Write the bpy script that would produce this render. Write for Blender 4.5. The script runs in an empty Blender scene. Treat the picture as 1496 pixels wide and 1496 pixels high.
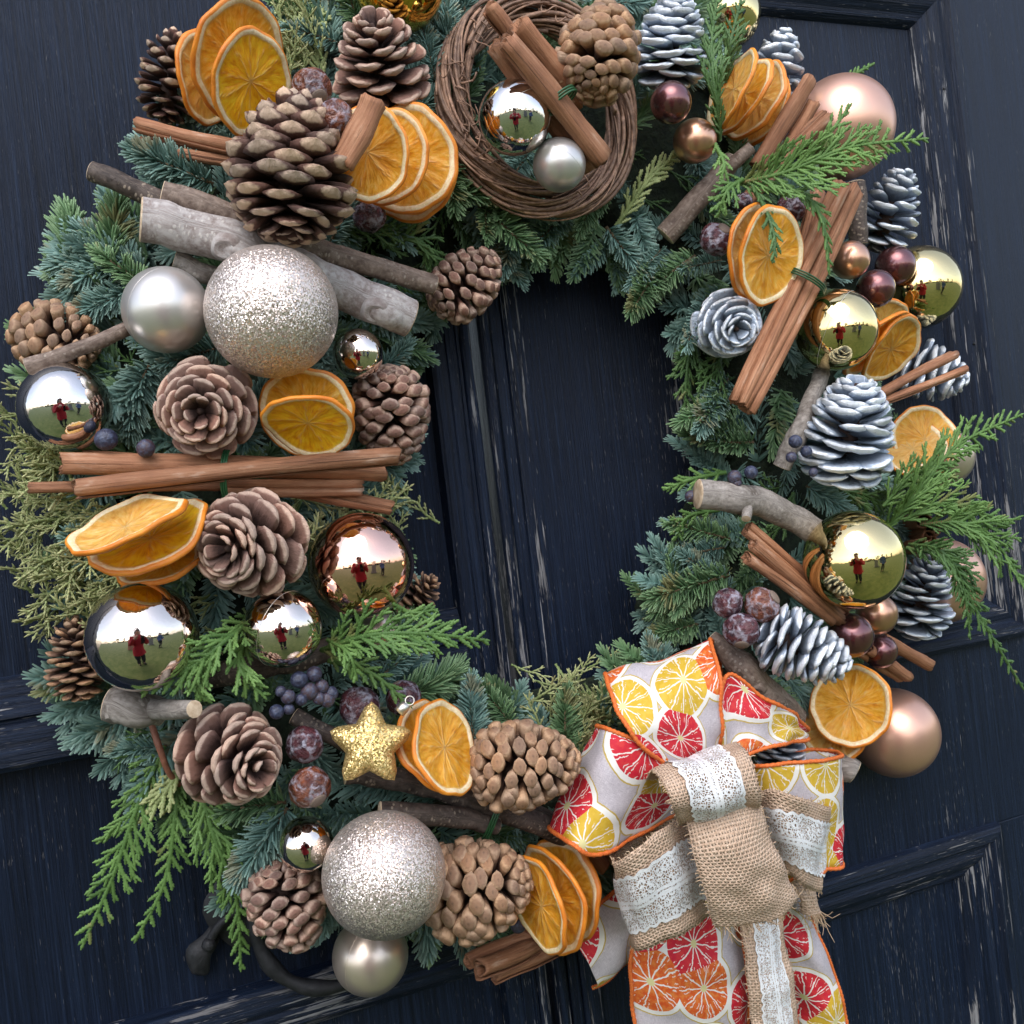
import bpy, bmesh, math, random
import numpy as np
from mathutils import Vector, Matrix, noise as mnoise

random.seed(11)
RNG = np.random.default_rng(7)
SC = bpy.context.scene
COL = SC.collection
R_ = math.radians

# ------------------------------------------------------------------ camera
# world: x right along the door, z up, y into the door (door face y = 0)
FOC, HALF = 1450.0, 748.0
CAM_DIST = 0.72
_xc = Vector((3540, 429, -FOC)).normalized()
_uc = Vector((-0.110, 0.993, 0.0))
_uc = (_uc - _xc * _uc.dot(_xc)).normalized()
_yc = _uc.cross(_xc)
CAM_ROT = Matrix((_xc, _yc, _uc))            # rows: world axes in camera space = camera -> world
CR, CU, CB = (CAM_ROT @ Vector(v) for v in ((1, 0, 0), (0, 1, 0), (0, 0, 1)))
CAM_POS = CB * CAM_DIST
cam_d = bpy.data.cameras.new('camera')
cam_d.sensor_width = 36
cam_d.lens = 36 * FOC / (2 * HALF)
cam_d.clip_start = 0.01
cam_d.clip_end = 500
cam = bpy.data.objects.new('camera', cam_d)
COL.objects.link(cam)
cam.matrix_world = Matrix.Translation(CAM_POS) @ CAM_ROT.to_4x4()
SC.camera = cam

# ------------------------------------------------------------------ light
SUN_EL, SUN_AZ = R_(48), R_(205)             # soft light from high behind the photographer
world = bpy.data.worlds.new('World')
SC.world = world
world.use_nodes = True
wn = world.node_tree.nodes
wl = world.node_tree.links
wn.clear()
sky = wn.new('ShaderNodeTexSky')
sky.sky_type = 'NISHITA'
sky.sun_disc = False
sky.sun_elevation = SUN_EL
sky.sun_rotation = SUN_AZ
sky.air_density = 1.0
sky.dust_density = 1.5
sky.ozone_density = 1.0
hs = wn.new('ShaderNodeHueSaturation')
hs.inputs['Saturation'].default_value = 0.66   # overcast
bg = wn.new('ShaderNodeBackground')
bg.inputs['Strength'].default_value = 0.15
wo = wn.new('ShaderNodeOutputWorld')
wl.new(sky.outputs[0], hs.inputs['Color'])
wl.new(hs.outputs[0], bg.inputs['Color'])
wl.new(bg.outputs[0], wo.inputs['Surface'])
sun_d = bpy.data.lights.new('sun', 'SUN')
sun_d.energy = 0.7
sun_d.angle = R_(50)
sun_d.color = (1.0, 0.98, 0.96)
sun = bpy.data.objects.new('sun', sun_d)
COL.objects.link(sun)
_sd = Vector((math.sin(SUN_AZ) * math.cos(SUN_EL), math.cos(SUN_AZ) * math.cos(SUN_EL), math.sin(SUN_EL)))
sun.rotation_euler = _sd.to_track_quat('Z', 'Y').to_euler()
SC.view_settings.view_transform = 'Standard'
SC.view_settings.look = 'None'
SC.view_settings.exposure = 1.25
SC.view_settings.gamma = 1.0
SC.view_settings.use_curve_mapping = False
SC.render.engine = 'CYCLES'
SC.cycles.max_bounces = 6
SC.cycles.glossy_bounces = 4
SC.cycles.transparent_max_bounces = 12

# ------------------------------------------------------------------ helpers
def P(px, py, h=0.0):
    """point of the place seen at photo position (px, py), h metres in front of the door"""
    r = CAM_ROT @ Vector(((px - HALF) / FOC, -(py - HALF) / FOC, -1))
    t = (-h - CAM_POS.y) / r.y
    return CAM_POS + r * t

def mpp(p):
    return (CAM_POS - p).dot(CB) / FOC

def imgdir(dx, dy, toward=0.0):
    return (CR * dx - CU * dy + CB * toward).normalized()

def link(o, parent=None):
    COL.objects.link(o)
    if parent is not None:
        o.parent = parent
    return o

def mesh_np(name, V, F4=None, F3=None, smooth=True):
    V = np.asarray(V, dtype=np.float32)
    me = bpy.data.meshes.new(name)
    loops, starts, n = [], [], 0
    if F4 is not None and len(F4):
        F4 = np.asarray(F4, dtype=np.int32)
        loops.append(F4.ravel())
        starts.append(np.arange(len(F4)) * 4)
        n = len(F4) * 4
    if F3 is not None and len(F3):
        F3 = np.asarray(F3, dtype=np.int32)
        loops.append(F3.ravel())
        starts.append(n + np.arange(len(F3)) * 3)
    L = np.concatenate(loops).astype(np.int32)
    S = np.concatenate(starts).astype(np.int32)
    me.vertices.add(len(V))
    me.vertices.foreach_set('co', V.ravel())
    me.loops.add(len(L))
    me.loops.foreach_set('vertex_index', L)
    me.polygons.add(len(S))
    me.polygons.foreach_set('loop_start', S)
    me.update(calc_edges=True)
    me.polygons.foreach_set('use_smooth', np.full(len(S), smooth, dtype=bool))
    me.validate()
    return me

def vattr(me, name, data, typ='FLOAT'):
    a = me.attributes.new(name, typ, 'POINT')
    d = np.asarray(data, dtype=np.float32)
    a.data.foreach_set('vector' if typ == 'FLOAT_VECTOR' else 'value', d.ravel())

def uvset(me, uv):
    lay = me.uv_layers.new(name='UVMap')
    idx = np.empty(len(me.loops), dtype=np.int32)
    me.loops.foreach_get('vertex_index', idx)
    lay.data.foreach_set('uv', np.asarray(uv, dtype=np.float32)[idx].ravel())

def ob(name, me, mat, parent=None, loc=None):
    o = bpy.data.objects.new(name, me)
    if mat is not None:
        if len(me.materials) == 0:
            me.materials.append(mat)
        elif me.materials[0] is not mat:
            o.material_slots[0].link = 'OBJECT'
            o.material_slots[0].material = mat
    if loc is not None:
        o.location = loc
    return link(o, parent)

LABELS = set()
ORD = ('leftmost', 'second from left', 'third from left', 'fourth from left', 'fifth from left', 'sixth from left', 'seventh from left', 'eighth from left', 'ninth from left', 'rightmost')
FOOT = []        # photo footprints of things that greenery must not cover
ANCH = []        # photo position and short phrase of every larger thing, for naming the greenery

def tag(o, label, cat, group=None):
    o['label'] = label
    o['category'] = cat
    if group:
        o['group'] = group
    LABELS.add(label)
    return o

def thing(name, label, cat, loc=(0, 0, 0), group=None):
    o = bpy.data.objects.new(name, None)
    o.empty_display_size = 0.02
    o.location = loc
    COL.objects.link(o)
    return tag(o, label, cat, group)

def crom(pts, n):
    """Catmull-Rom through pts, n samples"""
    p = np.asarray(pts, dtype=float)
    if len(p) == 2:
        t = np.linspace(0, 1, n)[:, None]
        return p[0] * (1 - t) + p[1] * t
    p = np.vstack([2 * p[0] - p[1], p, 2 * p[-1] - p[-2]])
    m = len(p) - 3
    t = np.linspace(0, m - 1e-6, n)
    i = t.astype(int)
    f = (t - i)[:, None]
    a, b, c, d = p[i], p[i + 1], p[i + 2], p[i + 3]
    return 0.5 * (2 * b + (c - a) * f + (2 * a - 5 * b + 4 * c - d) * f ** 2 + (3 * b - a - 3 * c + d) * f ** 3)

def frames(path, up=(0, -1, 0)):
    T = np.gradient(path, axis=0)
    T /= np.linalg.norm(T, axis=1)[:, None] + 1e-12
    u = np.asarray(up, float)
    if abs(T[0] @ u) > 0.9:
        u = np.array((0.3, 0.1, 0.9))
    N = np.empty_like(T)
    n = u - T[0] * (T[0] @ u)
    n /= np.linalg.norm(n)
    for k in range(len(T)):
        n = n - T[k] * (T[k] @ n)
        n /= np.linalg.norm(n) + 1e-12
        N[k] = n
    return T, N, np.cross(T, N)

def tube(path, rad, ns=8, flat=1.0, cap=True):
    """verts, quads, tris of a tube with a radius per ring"""
    path = np.asarray(path, float)
    rad = np.broadcast_to(np.asarray(rad, float), (len(path),))
    T, N, B = frames(path)
    a = np.arange(ns) / ns * 2 * np.pi
    ring = np.cos(a)[None, :, None] * B[:, None, :] + flat * np.sin(a)[None, :, None] * N[:, None, :]
    V = (path[:, None, :] + ring * rad[:, None, None]).reshape(-1, 3)
    k = np.arange(len(path) - 1)[:, None] * ns
    j = np.arange(ns)[None, :]
    jn = (j + 1) % ns
    F4 = np.stack([k + j, k + jn, k + ns + jn, k + ns + j], -1).reshape(-1, 4)
    F3 = np.zeros((0, 3), int)
    if cap:
        n0 = len(V)
        V = np.vstack([V, path[0], path[-1]])
        e = (len(path) - 1) * ns
        jj = np.arange(ns)
        F3 = np.vstack([np.stack([np.full(ns, n0), (jj + 1) % ns, jj], -1),
                        np.stack([np.full(ns, n0 + 1), e + jj, e + (jj + 1) % ns], -1)])
    return V, F4, F3

def join(parts):
    Vs, F4s, F3s, n = [], [], [], 0
    for V, F4, F3 in parts:
        Vs.append(V)
        if len(F4): F4s.append(np.asarray(F4) + n)
        if len(F3): F3s.append(np.asarray(F3) + n)
        n += len(V)
    return np.vstack(Vs), (np.vstack(F4s) if F4s else np.zeros((0, 4), int)), (np.vstack(F3s) if F3s else np.zeros((0, 3), int))

# ------------------------------------------------------------------ material tools
class NT:
    def __init__(s, name):
        s.m = bpy.data.materials.new(name)
        s.m.use_nodes = True
        s.t = s.m.node_tree
        s.b = s.t.nodes['Principled BSDF']
        s.out = s.t.nodes['Material Output']
    def n(s, typ, **kw):
        nd = s.t.nodes.new('ShaderNode' + typ)
        for k, v in kw.items():
            if hasattr(nd, k) and k not in nd.inputs:
                setattr(nd, k, v)
            else:
                nd.inputs[k].default_value = v
        return nd
    def l(s, a, b):
        s.t.links.new(a, b)
    def val(s, x, inp):
        if isinstance(x, bpy.types.NodeSocket): s.l(x, inp)
        else: inp.default_value = x
    def math(s, op, a, b=0.0, c=None, clamp=False):
        nd = s.n('Math', operation=op, use_clamp=clamp)
        s.val(a, nd.inputs[0]); s.val(b, nd.inputs[1])
        if c is not None: s.val(c, nd.inputs[2])
        return nd.outputs[0]
    def vm(s, op, a, b=(0, 0, 0)):
        nd = s.n('VectorMath', operation=op)
        s.val(a, nd.inputs[0]); s.val(b, nd.inputs[1])
        return nd.outputs['Value'] if op in ('LENGTH', 'DOT_PRODUCT', 'DISTANCE') else nd.outputs[0]
    def mix(s, f, a, b, typ='MIX'):
        nd = s.n('Mix', data_type='RGBA', blend_type=typ)
        s.val(f, nd.inputs[0])
        for x, i in ((a, 6), (b, 7)):
            if not isinstance(x, bpy.types.NodeSocket) and len(x) == 3: x = (*x, 1)
            s.val(x, nd.inputs[i])
        return nd.outputs[2]
    def ramp(s, f, stops, interp='LINEAR'):
        nd = s.n('ValToRGB')
        cr = nd.color_ramp
        cr.interpolation = interp
        while len(cr.elements) < len(stops): cr.elements.new(0.5)
        for e, (p, c) in zip(cr.elements, stops):
            e.position = p
            e.color = (c, c, c, 1) if isinstance(c, (int, float)) else (*c, 1)
        s.l(f, nd.inputs[0])
        return nd.outputs[0]
    def sm(s, x, a, b):
        nd = s.n('MapRange', interpolation_type='SMOOTHSTEP')
        s.val(x, nd.inputs['Value'])
        nd.inputs['From Min'].default_value = a
        nd.inputs['From Max'].default_value = b
        return nd.outputs['Result']
    def co(s, which='Object', scale=None):
        o = s.n('TexCoord').outputs[which]
        return s.vm('MULTIPLY', o, scale) if scale is not None else o
    def noise(s, vec, scale=5.0, detail=4.0, rough=0.55, dist=0.0, out='Fac'):
        nd = s.n('TexNoise', Scale=scale, Detail=detail, Roughness=rough, Distortion=dist)
        s.l(vec, nd.inputs['Vector'])
        return nd.outputs[out]
    def attr(s, name, out='Fac'):
        return s.n('Attribute', attribute_name=name).outputs[out]
    def rnd(s):
        return s.n('ObjectInfo').outputs['Random']
    def bump(s, h, strength=0.3, dist=0.001):
        nd = s.n('Bump', Strength=strength, Distance=dist)
        s.l(h, nd.inputs['Height'])
        s.l(nd.outputs[0], s.b.inputs['Normal'])
        return nd.outputs[0]
    def set(s, **kw):
        for k, v in kw.items():
            k = k.replace('_', ' ')
            if isinstance(v, tuple) and len(v) == 3 and k != 'Subsurface Radius': v = (*v, 1)
            s.val(v, s.b.inputs[k])
        return s

M = {}

def paint(name, thr, amt, horiz=False, tick=0.5):
    n = NT(name)
    c = n.co()
    o_ = (lambda a, b, d: (d, b, a)) if horiz else (lambda a, b, d: (a, b, d))
    st = n.noise(n.vm('MULTIPLY', c, o_(330, 60, 14)), 1, 5, 0.62)
    st2 = n.noise(n.vm('MULTIPLY', c, o_(1100, 200, 34)), 1, 3, 0.6)
    blot = n.noise(n.vm('MULTIPLY', c, (11, 9, 4.2)), 1, 4, 0.6)
    m = n.math('ADD', n.math('MULTIPLY', st, 0.55), n.math('ADD', n.math('MULTIPLY', st2, 0.30), n.math('MULTIPLY', blot, 0.34)))
    flake = n.math('MULTIPLY', n.sm(m, thr, thr + 0.03), amt)
    # short pale scratches where the paint skin has split along the grain
    tk = n.noise(n.vm('MULTIPLY', c, o_(1500, 300, 95)), 1, 2, 0.5)
    tk = n.math('MULTIPLY', n.sm(n.math('ADD', tk, n.math('MULTIPLY', blot, 0.35)), 0.865, 0.91), tick)
    dust = n.math('MULTIPLY', n.sm(n.noise(n.vm('MULTIPLY', c, o_(2600, 500, 420)), 1, 2), 0.70, 0.76), 0.25 * tick)
    flake = n.math('MAXIMUM', flake, n.math('MAXIMUM', tk, dust))
    tone = n.noise(n.vm('MULTIPLY', c, o_(520, 110, 7)), 1, 6, 0.78)
    base = n.ramp(tone, [(0.28, (0.0012, 0.0022, 0.005)), (0.5, (0.0042, 0.0088, 0.022)), (0.78, (0.015, 0.029, 0.062))])
    wood = n.ramp(n.noise(n.vm('MULTIPLY', c, o_(500, 90, 8)), 1, 3), [(0.3, (0.12, 0.115, 0.115)), (0.7, (0.38, 0.375, 0.38))])
    n.set(Base_Color=n.mix(flake, base, wood))
    n.set(Roughness=n.math('ADD', 0.34, n.math('ADD', n.math('MULTIPLY', tone, 0.25), n.math('MULTIPLY', flake, 0.3))))
    n.b.inputs['Specular IOR Level'].default_value = 0.22
    hgt = n.math('SUBTRACT', n.math('ADD', n.math('MULTIPLY', tone, 0.9), n.math('MULTIPLY', st2, 0.5)), n.math('MULTIPLY', flake, 0.6))
    n.bump(hgt, 0.9, 0.0016)
    return n.m
M['paint'] = paint('navy_paint', 0.765, 0.7, False, 0.45)
M['paint_stile'] = paint('navy_paint_flaking', 0.722, 0.8, False, 0.7)
M['paint_edge'] = paint('navy_paint_worn_edge', 0.645, 0.75, False, 0.8)
M['paint_h'] = paint('navy_paint_cross_grain', 0.71, 0.75, True, 0.6)
M['paint_bare'] = paint('navy_paint_mostly_bare', 0.645, 0.7, True, 0.8)

def iron():
    n = NT('black_iron'); c = n.co()
    k = n.noise(c, 130, 5, 0.65)
    n.set(Base_Color=n.ramp(k, [(0.3, (0.006, 0.007, 0.009)), (0.75, (0.03, 0.03, 0.034))]), Metallic=0.3, Roughness=0.6)
    n.bump(k, 0.5, 0.0015)
    return n.m
M['iron'] = iron()

def metal(name, col, rough, wav=0.0, coat=0.0, metallic=1.0):
    n = NT(name)
    n.set(Base_Color=col, Metallic=metallic, Roughness=rough)
    if coat:
        n.set(Coat_Weight=coat, Coat_Roughness=0.07)
    if wav:
        k = n.noise(n.co(), 3.0, 3, 0.5)
        n.bump(k, wav, 0.02)
    return n.m
M['gold'] = metal('gold_mirror', (0.80, 0.64, 0.33), 0.055, 0.018)
M['gold_deep'] = metal('deep_gold_mirror', (0.80, 0.50, 0.10), 0.055, 0.018)
M['silver'] = metal('pewter_mirror', (0.74, 0.70, 0.67), 0.055, 0.018)
M['bronze'] = metal('warm_pewter_mirror', (0.76, 0.67, 0.60), 0.055, 0.018)
M['copper'] = metal('rose_copper_mirror', (0.86, 0.53, 0.42), 0.055, 0.018)
M['rose'] = metal('rose_gold_satin', (0.74, 0.43, 0.32), 0.34, metallic=0.8)
M['champ'] = metal('champagne_satin', (0.66, 0.55, 0.46), 0.33, metallic=0.8)
M['pearl'] = metal('pearl_satin', (0.62, 0.585, 0.555), 0.34, metallic=0.75)
M['coppearl'] = metal('copper_pearl', (0.62, 0.33, 0.21), 0.30, 0, 0.7, 0.9)
M['plum'] = metal('plum_brown_pearl', (0.17, 0.062, 0.065), 0.27, 0, 0.8, 0.85)
M['seam'] = metal('pale_seam', (0.8, 0.74, 0.66), 0.4)
M['cap'] = metal('cap_metal', (0.7, 0.62, 0.45), 0.25)

def glitter(name, c0, c1, scale, k):
    n = NT(name); c = n.co()
    v = n.n('TexVoronoi', Scale=scale, feature='F1')
    n.l(c, v.inputs['Vector'])
    r = n.vm('SUBTRACT', v.outputs['Color'], (0.5, 0.5, 0.5))
    g = n.n('NewGeometry').outputs['Normal']
    nn = n.vm('NORMALIZE', n.vm('ADD', g, n.vm('MULTIPLY', r, (k, k, k))))
    sep = n.n('SeparateColor'); n.l(v.outputs['Color'], sep.inputs[0])
    n.set(Base_Color=n.ramp(sep.outputs[0], [(0.0, c0), (1.0, c1)]), Metallic=0.72, Roughness=0.32)
    n.l(nn, n.b.inputs['Normal'])
    return n.m
M['glitter'] = glitter('champagne_glitter', (0.46, 0.36, 0.31), (0.90, 0.80, 0.73), 56, 0.85)
M['glitter_gold'] = glitter('gold_glitter', (0.50, 0.30, 0.08), (1.0, 0.78, 0.36), 1500, 0.95)

def cone_mat(name, dark, mid, rim, silver=False):
    n = NT(name); c = n.co()
    e = n.attr('edge'); rv = n.rnd()
    k = n.noise(n.vm('MULTIPLY', c, (2.5, 7, 7)), 2.2, 4, 0.6)
    f = n.math('ADD', e, n.math('MULTIPLY', n.math('SUBTRACT', k, 0.5), 0.35))
    col = n.ramp(f, [(0.05, dark), (0.45, mid), (0.68, mid), (0.92, rim)])
    hsv = n.n('HueSaturation')
    n.l(n.math('ADD', 0.78, n.math('MULTIPLY', rv, 0.42)), hsv.inputs['Value'])
    n.l(n.math('ADD', 0.88, n.math('MULTIPLY', rv, 0.2)), hsv.inputs['Saturation'])
    n.l(col, hsv.inputs['Color'])
    if silver:
        s = n.noise(n.vm('ADD', n.vm('MULTIPLY', c, (9, 9, 9)), n.n('ObjectInfo').outputs['Location']), 1, 4, 0.6)
        n.set(Base_Color=n.mix(n.sm(s, 0.66, 0.74), hsv.outputs[0], (0.30, 0.21, 0.13)), Metallic=0.55, Roughness=0.34)
    else:
        n.set(Base_Color=hsv.outputs[0], Roughness=0.62)
        n.b.inputs['Specular IOR Level'].default_value = 0.35
    n.bump(n.noise(n.vm('MULTIPLY', c, (3, 22, 12)), 1.5, 4, 0.65), 0.35, 0.06)
    return n.m
M['cone_brown'] = cone_mat('cone_brown', (0.034, 0.015, 0.012), (0.225, 0.12, 0.09), (0.50, 0.345, 0.265))
M['cone_tan'] = cone_mat('cone_tan', (0.040, 0.018, 0.015), (0.29, 0.165, 0.098), (0.47, 0.30, 0.185))
M['cone_dark'] = cone_mat('cone_dark', (0.020, 0.009, 0.007), (0.115, 0.056, 0.042), (0.56, 0.40, 0.29))
M['cone_silver'] = cone_mat('cone_silver', (0.20, 0.24, 0.30), (0.38, 0.44, 0.53), (0.78, 0.81, 0.85), True)

def bark(name, a, b, len_col, lent):
    n = NT(name); c = n.co('UV')     # u around, v along, both in metres
    k = n.noise(n.vm('MULTIPLY', c, (260, 210, 1)), 1, 6, 0.65)
    k2 = n.noise(n.vm('MULTIPLY', c, (52, 46, 1)), 1, 4, 0.6)
    base = n.mix(n.sm(n.math('ADD', n.math('MULTIPLY', k, .6), n.math('MULTIPLY', k2, .5)), 0.38, 0.72), a, b)
    vo = n.n('TexVoronoi', Scale=1.0, feature='F1', voronoi_dimensions='2D', Randomness=1.0)
    n.l(n.vm('MULTIPLY', c, (190, 330, 1)), vo.inputs['Vector'])
    dots = n.math('MULTIPLY', n.math('SUBTRACT', 1.0, n.sm(vo.outputs['Distance'], 0.16, 0.26)), lent)
    patch = n.sm(n.noise(n.vm('MULTIPLY', c, (40, 40, 1)), 1, 3), 0.45, 0.6)
    n.set(Base_Color=n.mix(n.math('MULTIPLY', dots, patch), base, len_col), Roughness=0.62)
    n.b.inputs['Specular IOR Level'].default_value = 0.3
    n.bump(n.math('ADD', k, n.math('MULTIPLY', dots, 0.6)), 0.5, 0.0009)
    return n.m
M['bark_grey'] = bark('bark_grey', (0.10, 0.082, 0.068), (0.33, 0.295, 0.265), (0.42, 0.38, 0.34), 0.5)
M['bark_birch'] = bark('bark_birch', (0.20, 0.155, 0.14), (0.47, 0.44, 0.425), (0.62, 0.58, 0.54), 0.55)
M['bark_brown'] = bark('bark_brown', (0.085, 0.055, 0.042), (0.27, 0.205, 0.165), (0.40, 0.34, 0.28), 0.5)
M['bark_dark'] = bark('bark_dark', (0.028, 0.020, 0.017), (0.115, 0.088, 0.074), (0.36, 0.29, 0.22), 0.6)

def simple(name, a, b, scale, rough=0.6, bump=0.3, bd=0.001, spec=0.4):
    n = NT(name); k = n.noise(n.co(), scale, 5, 0.6)
    n.set(Base_Color=n.ramp(k, [(0.3, a), (0.7, b)]), Roughness=rough)
    n.b.inputs['Specular IOR Level'].default_value = spec
    if bump: n.bump(k, bump, bd)
    return n.m
M['cut'] = simple('cut_wood', (0.38, 0.26, 0.16), (0.66, 0.53, 0.38), 240, 0.7)
M['wood_core'] = simple('cone_core', (0.02, 0.01, 0.008), (0.06, 0.03, 0.02), 90, 0.8)
M['wire'] = simple('green_wire', (0.01, 0.05, 0.018), (0.02, 0.085, 0.03), 60, 0.35)
M['moss'] = simple('moss_gap_shade', (0.004, 0.008, 0.005), (0.018, 0.03, 0.014), 240, 0.95, 0.8, 0.004)  # near-black colour stands in for the shade deep between sprigs
M['stem'] = simple('stem_brown', (0.06, 0.04, 0.02), (0.13, 0.09, 0.045), 300, 0.7)
M['stem_red'] = simple('stem_reddish', (0.17, 0.06, 0.035), (0.31, 0.13, 0.08), 300, 0.6)
M['stem_green'] = simple('stem_green', (0.07, 0.12, 0.03), (0.16, 0.22, 0.07), 300, 0.6)

def vine_mat():
    n = NT('dry_vine'); c = n.co()
    k = n.noise(c, 260, 5, 0.65)
    col = n.ramp(k, [(0.3, (0.11, 0.055, 0.035)), (0.7, (0.38, 0.225, 0.145))])
    hsv = n.n('HueSaturation'); n.l(col, hsv.inputs['Color'])
    n.l(n.math('ADD', 0.6, n.math('MULTIPLY', n.rnd(), 0.75)), hsv.inputs['Value'])
    n.set(Base_Color=hsv.outputs[0], Roughness=0.6); n.bump(k, 0.5, 0.001)
    return n.m
M['vine'] = vine_mat()

def cinn():
    n = NT('cinnamon_bark'); c = n.co('UV')
    g = n.noise(n.vm('MULTIPLY', c, (900, 26, 1)), 1, 5, 0.65)
    b = n.noise(n.vm('MULTIPLY', c, (90, 26, 1)), 1, 4, 0.6)
    dust = n.noise(n.vm('MULTIPLY', c, (420, 420, 1)), 1, 3, 0.6)
    col = n.ramp(n.math('ADD', n.math('MULTIPLY', g, 0.5), n.math('MULTIPLY', b, 0.5)),
                 [(0.30, (0.12, 0.047, 0.024)), (0.5, (0.33, 0.145, 0.072)), (0.7, (0.50, 0.27, 0.155))])
    hsv = n.n('HueSaturation'); n.l(col, hsv.inputs['Color'])
    n.l(n.math('ADD', 0.72, n.math('MULTIPLY', n.rnd(), 0.42)), hsv.inputs['Value'])
    crack = n.math('SUBTRACT', 1.0, n.sm(n.noise(n.vm('MULTIPLY', c, (1300, 11, 1)), 1, 4, 0.6), 0.30, 0.40))
    spot = n.sm(b, 0.60, 0.74)
    n.set(Base_Color=n.mix(n.math('MULTIPLY', crack, 0.7), n.mix(n.math('MULTIPLY', spot, 0.5), hsv.outputs[0], (0.60, 0.47, 0.38)), (0.085, 0.032, 0.017)), Roughness=0.66)
    n.b.inputs['Specular IOR Level'].default_value = 0.35
    n.bump(n.math('SUBTRACT', n.math('ADD', g, n.math('MULTIPLY', dust, 0.4)), n.math('MULTIPLY', crack, 0.8)), 0.85, 0.0009)
    return n.m
M['cinnamon'] = cinn()

def rind():
    n = NT('orange_rind'); r = n.attr('rr'); c = n.co()
    k = n.noise(c, 420, 4, 0.6)
    peel = n.ramp(n.noise(c, 60, 3), [(0.3, (0.56, 0.15, 0.010)), (0.7, (0.76, 0.27, 0.02))])
    pith = n.ramp(k, [(0.3, (0.70, 0.50, 0.25)), (0.7, (0.86, 0.74, 0.50))])
    n.set(Base_Color=n.mix(n.sm(n.math('ADD', r, n.math('MULTIPLY', n.math('SUBTRACT', k, 0.5), 0.03)), 0.935, 0.96), pith, peel), Roughness=0.5)
    n.set(Subsurface_Weight=0.15, Subsurface_Radius=(0.004, 0.002, 0.0008), Subsurface_Scale=0.6)
    n.bump(k, 0.4, 0.0009)
    return n.m
M['rind'] = rind()

def flesh(name, a, b, c_):
    n = NT(name)
    mem = n.attr('mem'); pol = n.n('Attribute', attribute_name='pol').outputs['Vector']
    k = n.noise(pol, 1, 4, 0.6)
    k2 = n.noise(n.vm('MULTIPLY', n.co(), (120, 120, 120)), 1, 3)
    col = n.ramp(n.math('ADD', n.math('MULTIPLY', k, 0.7), n.math('MULTIPLY', k2, 0.3)), [(0.32, a), (0.5, b), (0.68, c_)])
    col = n.mix(n.math('MULTIPLY', mem, 0.62), col, (0.82, 0.60, 0.26))
    n.set(Base_Color=col, Roughness=n.math('ADD', 0.32, n.math('MULTIPLY', k, 0.25)), Subsurface_Weight=0.25,
          Subsurface_Radius=(0.006, 0.003, 0.0008), Subsurface_Scale=0.6)
    n.bump(n.math('ADD', k, n.math('MULTIPLY', mem, 0.7)), 0.55, 0.0012)
    tr = n.n('BsdfTranslucent'); n.l(col, tr.inputs['Color'])
    mx = n.n('MixShader'); mx.inputs[0].default_value = 0.35
    n.l(n.b.outputs[0], mx.inputs[1]); n.l(tr.outputs[0], mx.inputs[2]); n.l(mx.outputs[0], n.out.inputs['Surface'])
    return n.m
M['flesh'] = flesh('orange_flesh', (0.68, 0.26, 0.014), (0.90, 0.44, 0.035), (0.95, 0.62, 0.16))
M['flesh_pale'] = flesh('orange_flesh_pale', (0.70, 0.31, 0.05), (0.88, 0.50, 0.11), (0.94, 0.68, 0.28))
M['flesh_deep'] = flesh('orange_flesh_deep', (0.68, 0.27, 0.008), (0.89, 0.51, 0.012), (0.94, 0.68, 0.04))

def nut_mat(name, a, b, bloom):
    n = NT(name); c = n.co()
    k = n.noise(c, 1.3, 3, 0.5, 1.2)
    v = n.n('TexVoronoi', Scale=1.3, feature='DISTANCE_TO_EDGE')
    n.l(n.vm('ADD', c, n.vm('MULTIPLY', n.noise(c, 2.5, 3, 0.6, 0, 'Color'), (0.6, 0.6, 0.6))), v.inputs['Vector'])
    w = n.math('SUBTRACT', 1.0, n.sm(v.outputs['Distance'], 0.02, 0.16))
    w = n.math('MULTIPLY', w, n.sm(n.noise(c, 2.2, 4, 0.6), 0.38, 0.6))
    w = n.math('MAXIMUM', w, n.math('MULTIPLY', n.sm(n.noise(c, 1.9, 5, 0.6), 0.58, 0.68), bloom))
    n.set(Base_Color=n.mix(n.math('MULTIPLY', w, 0.6), n.ramp(k, [(0.3, a), (0.7, b)]), (0.42, 0.42, 0.50)),
          Roughness=n.math('ADD', 0.26, n.math('MULTIPLY', w, 0.4)))
    n.bump(n.noise(c, 3.2, 4), 0.3, 0.15)
    return n.m
M['nut'] = nut_mat('nut_red_brown', (0.05, 0.014, 0.014), (0.24, 0.075, 0.035), 0.7)
M['nut_plum'] = nut_mat('nut_plum', (0.025, 0.012, 0.02), (0.11, 0.03, 0.035), 0.9)

def berry_mat():
    n = NT('juniper_berry'); c = n.co()
    k = n.noise(n.vm('ADD', c, n.n('ObjectInfo').outputs['Location']), 2.4, 4, 0.6)
    a = n.mix(n.rnd(), (0.012, 0.016, 0.04), (0.055, 0.028, 0.03))
    n.set(Base_Color=n.mix(n.sm(k, 0.35, 0.75), a, (0.06, 0.075, 0.13)), Roughness=0.42)
    n.bump(k, 0.2, 0.1)
    return n.m
M['berry'] = berry_mat()

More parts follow.
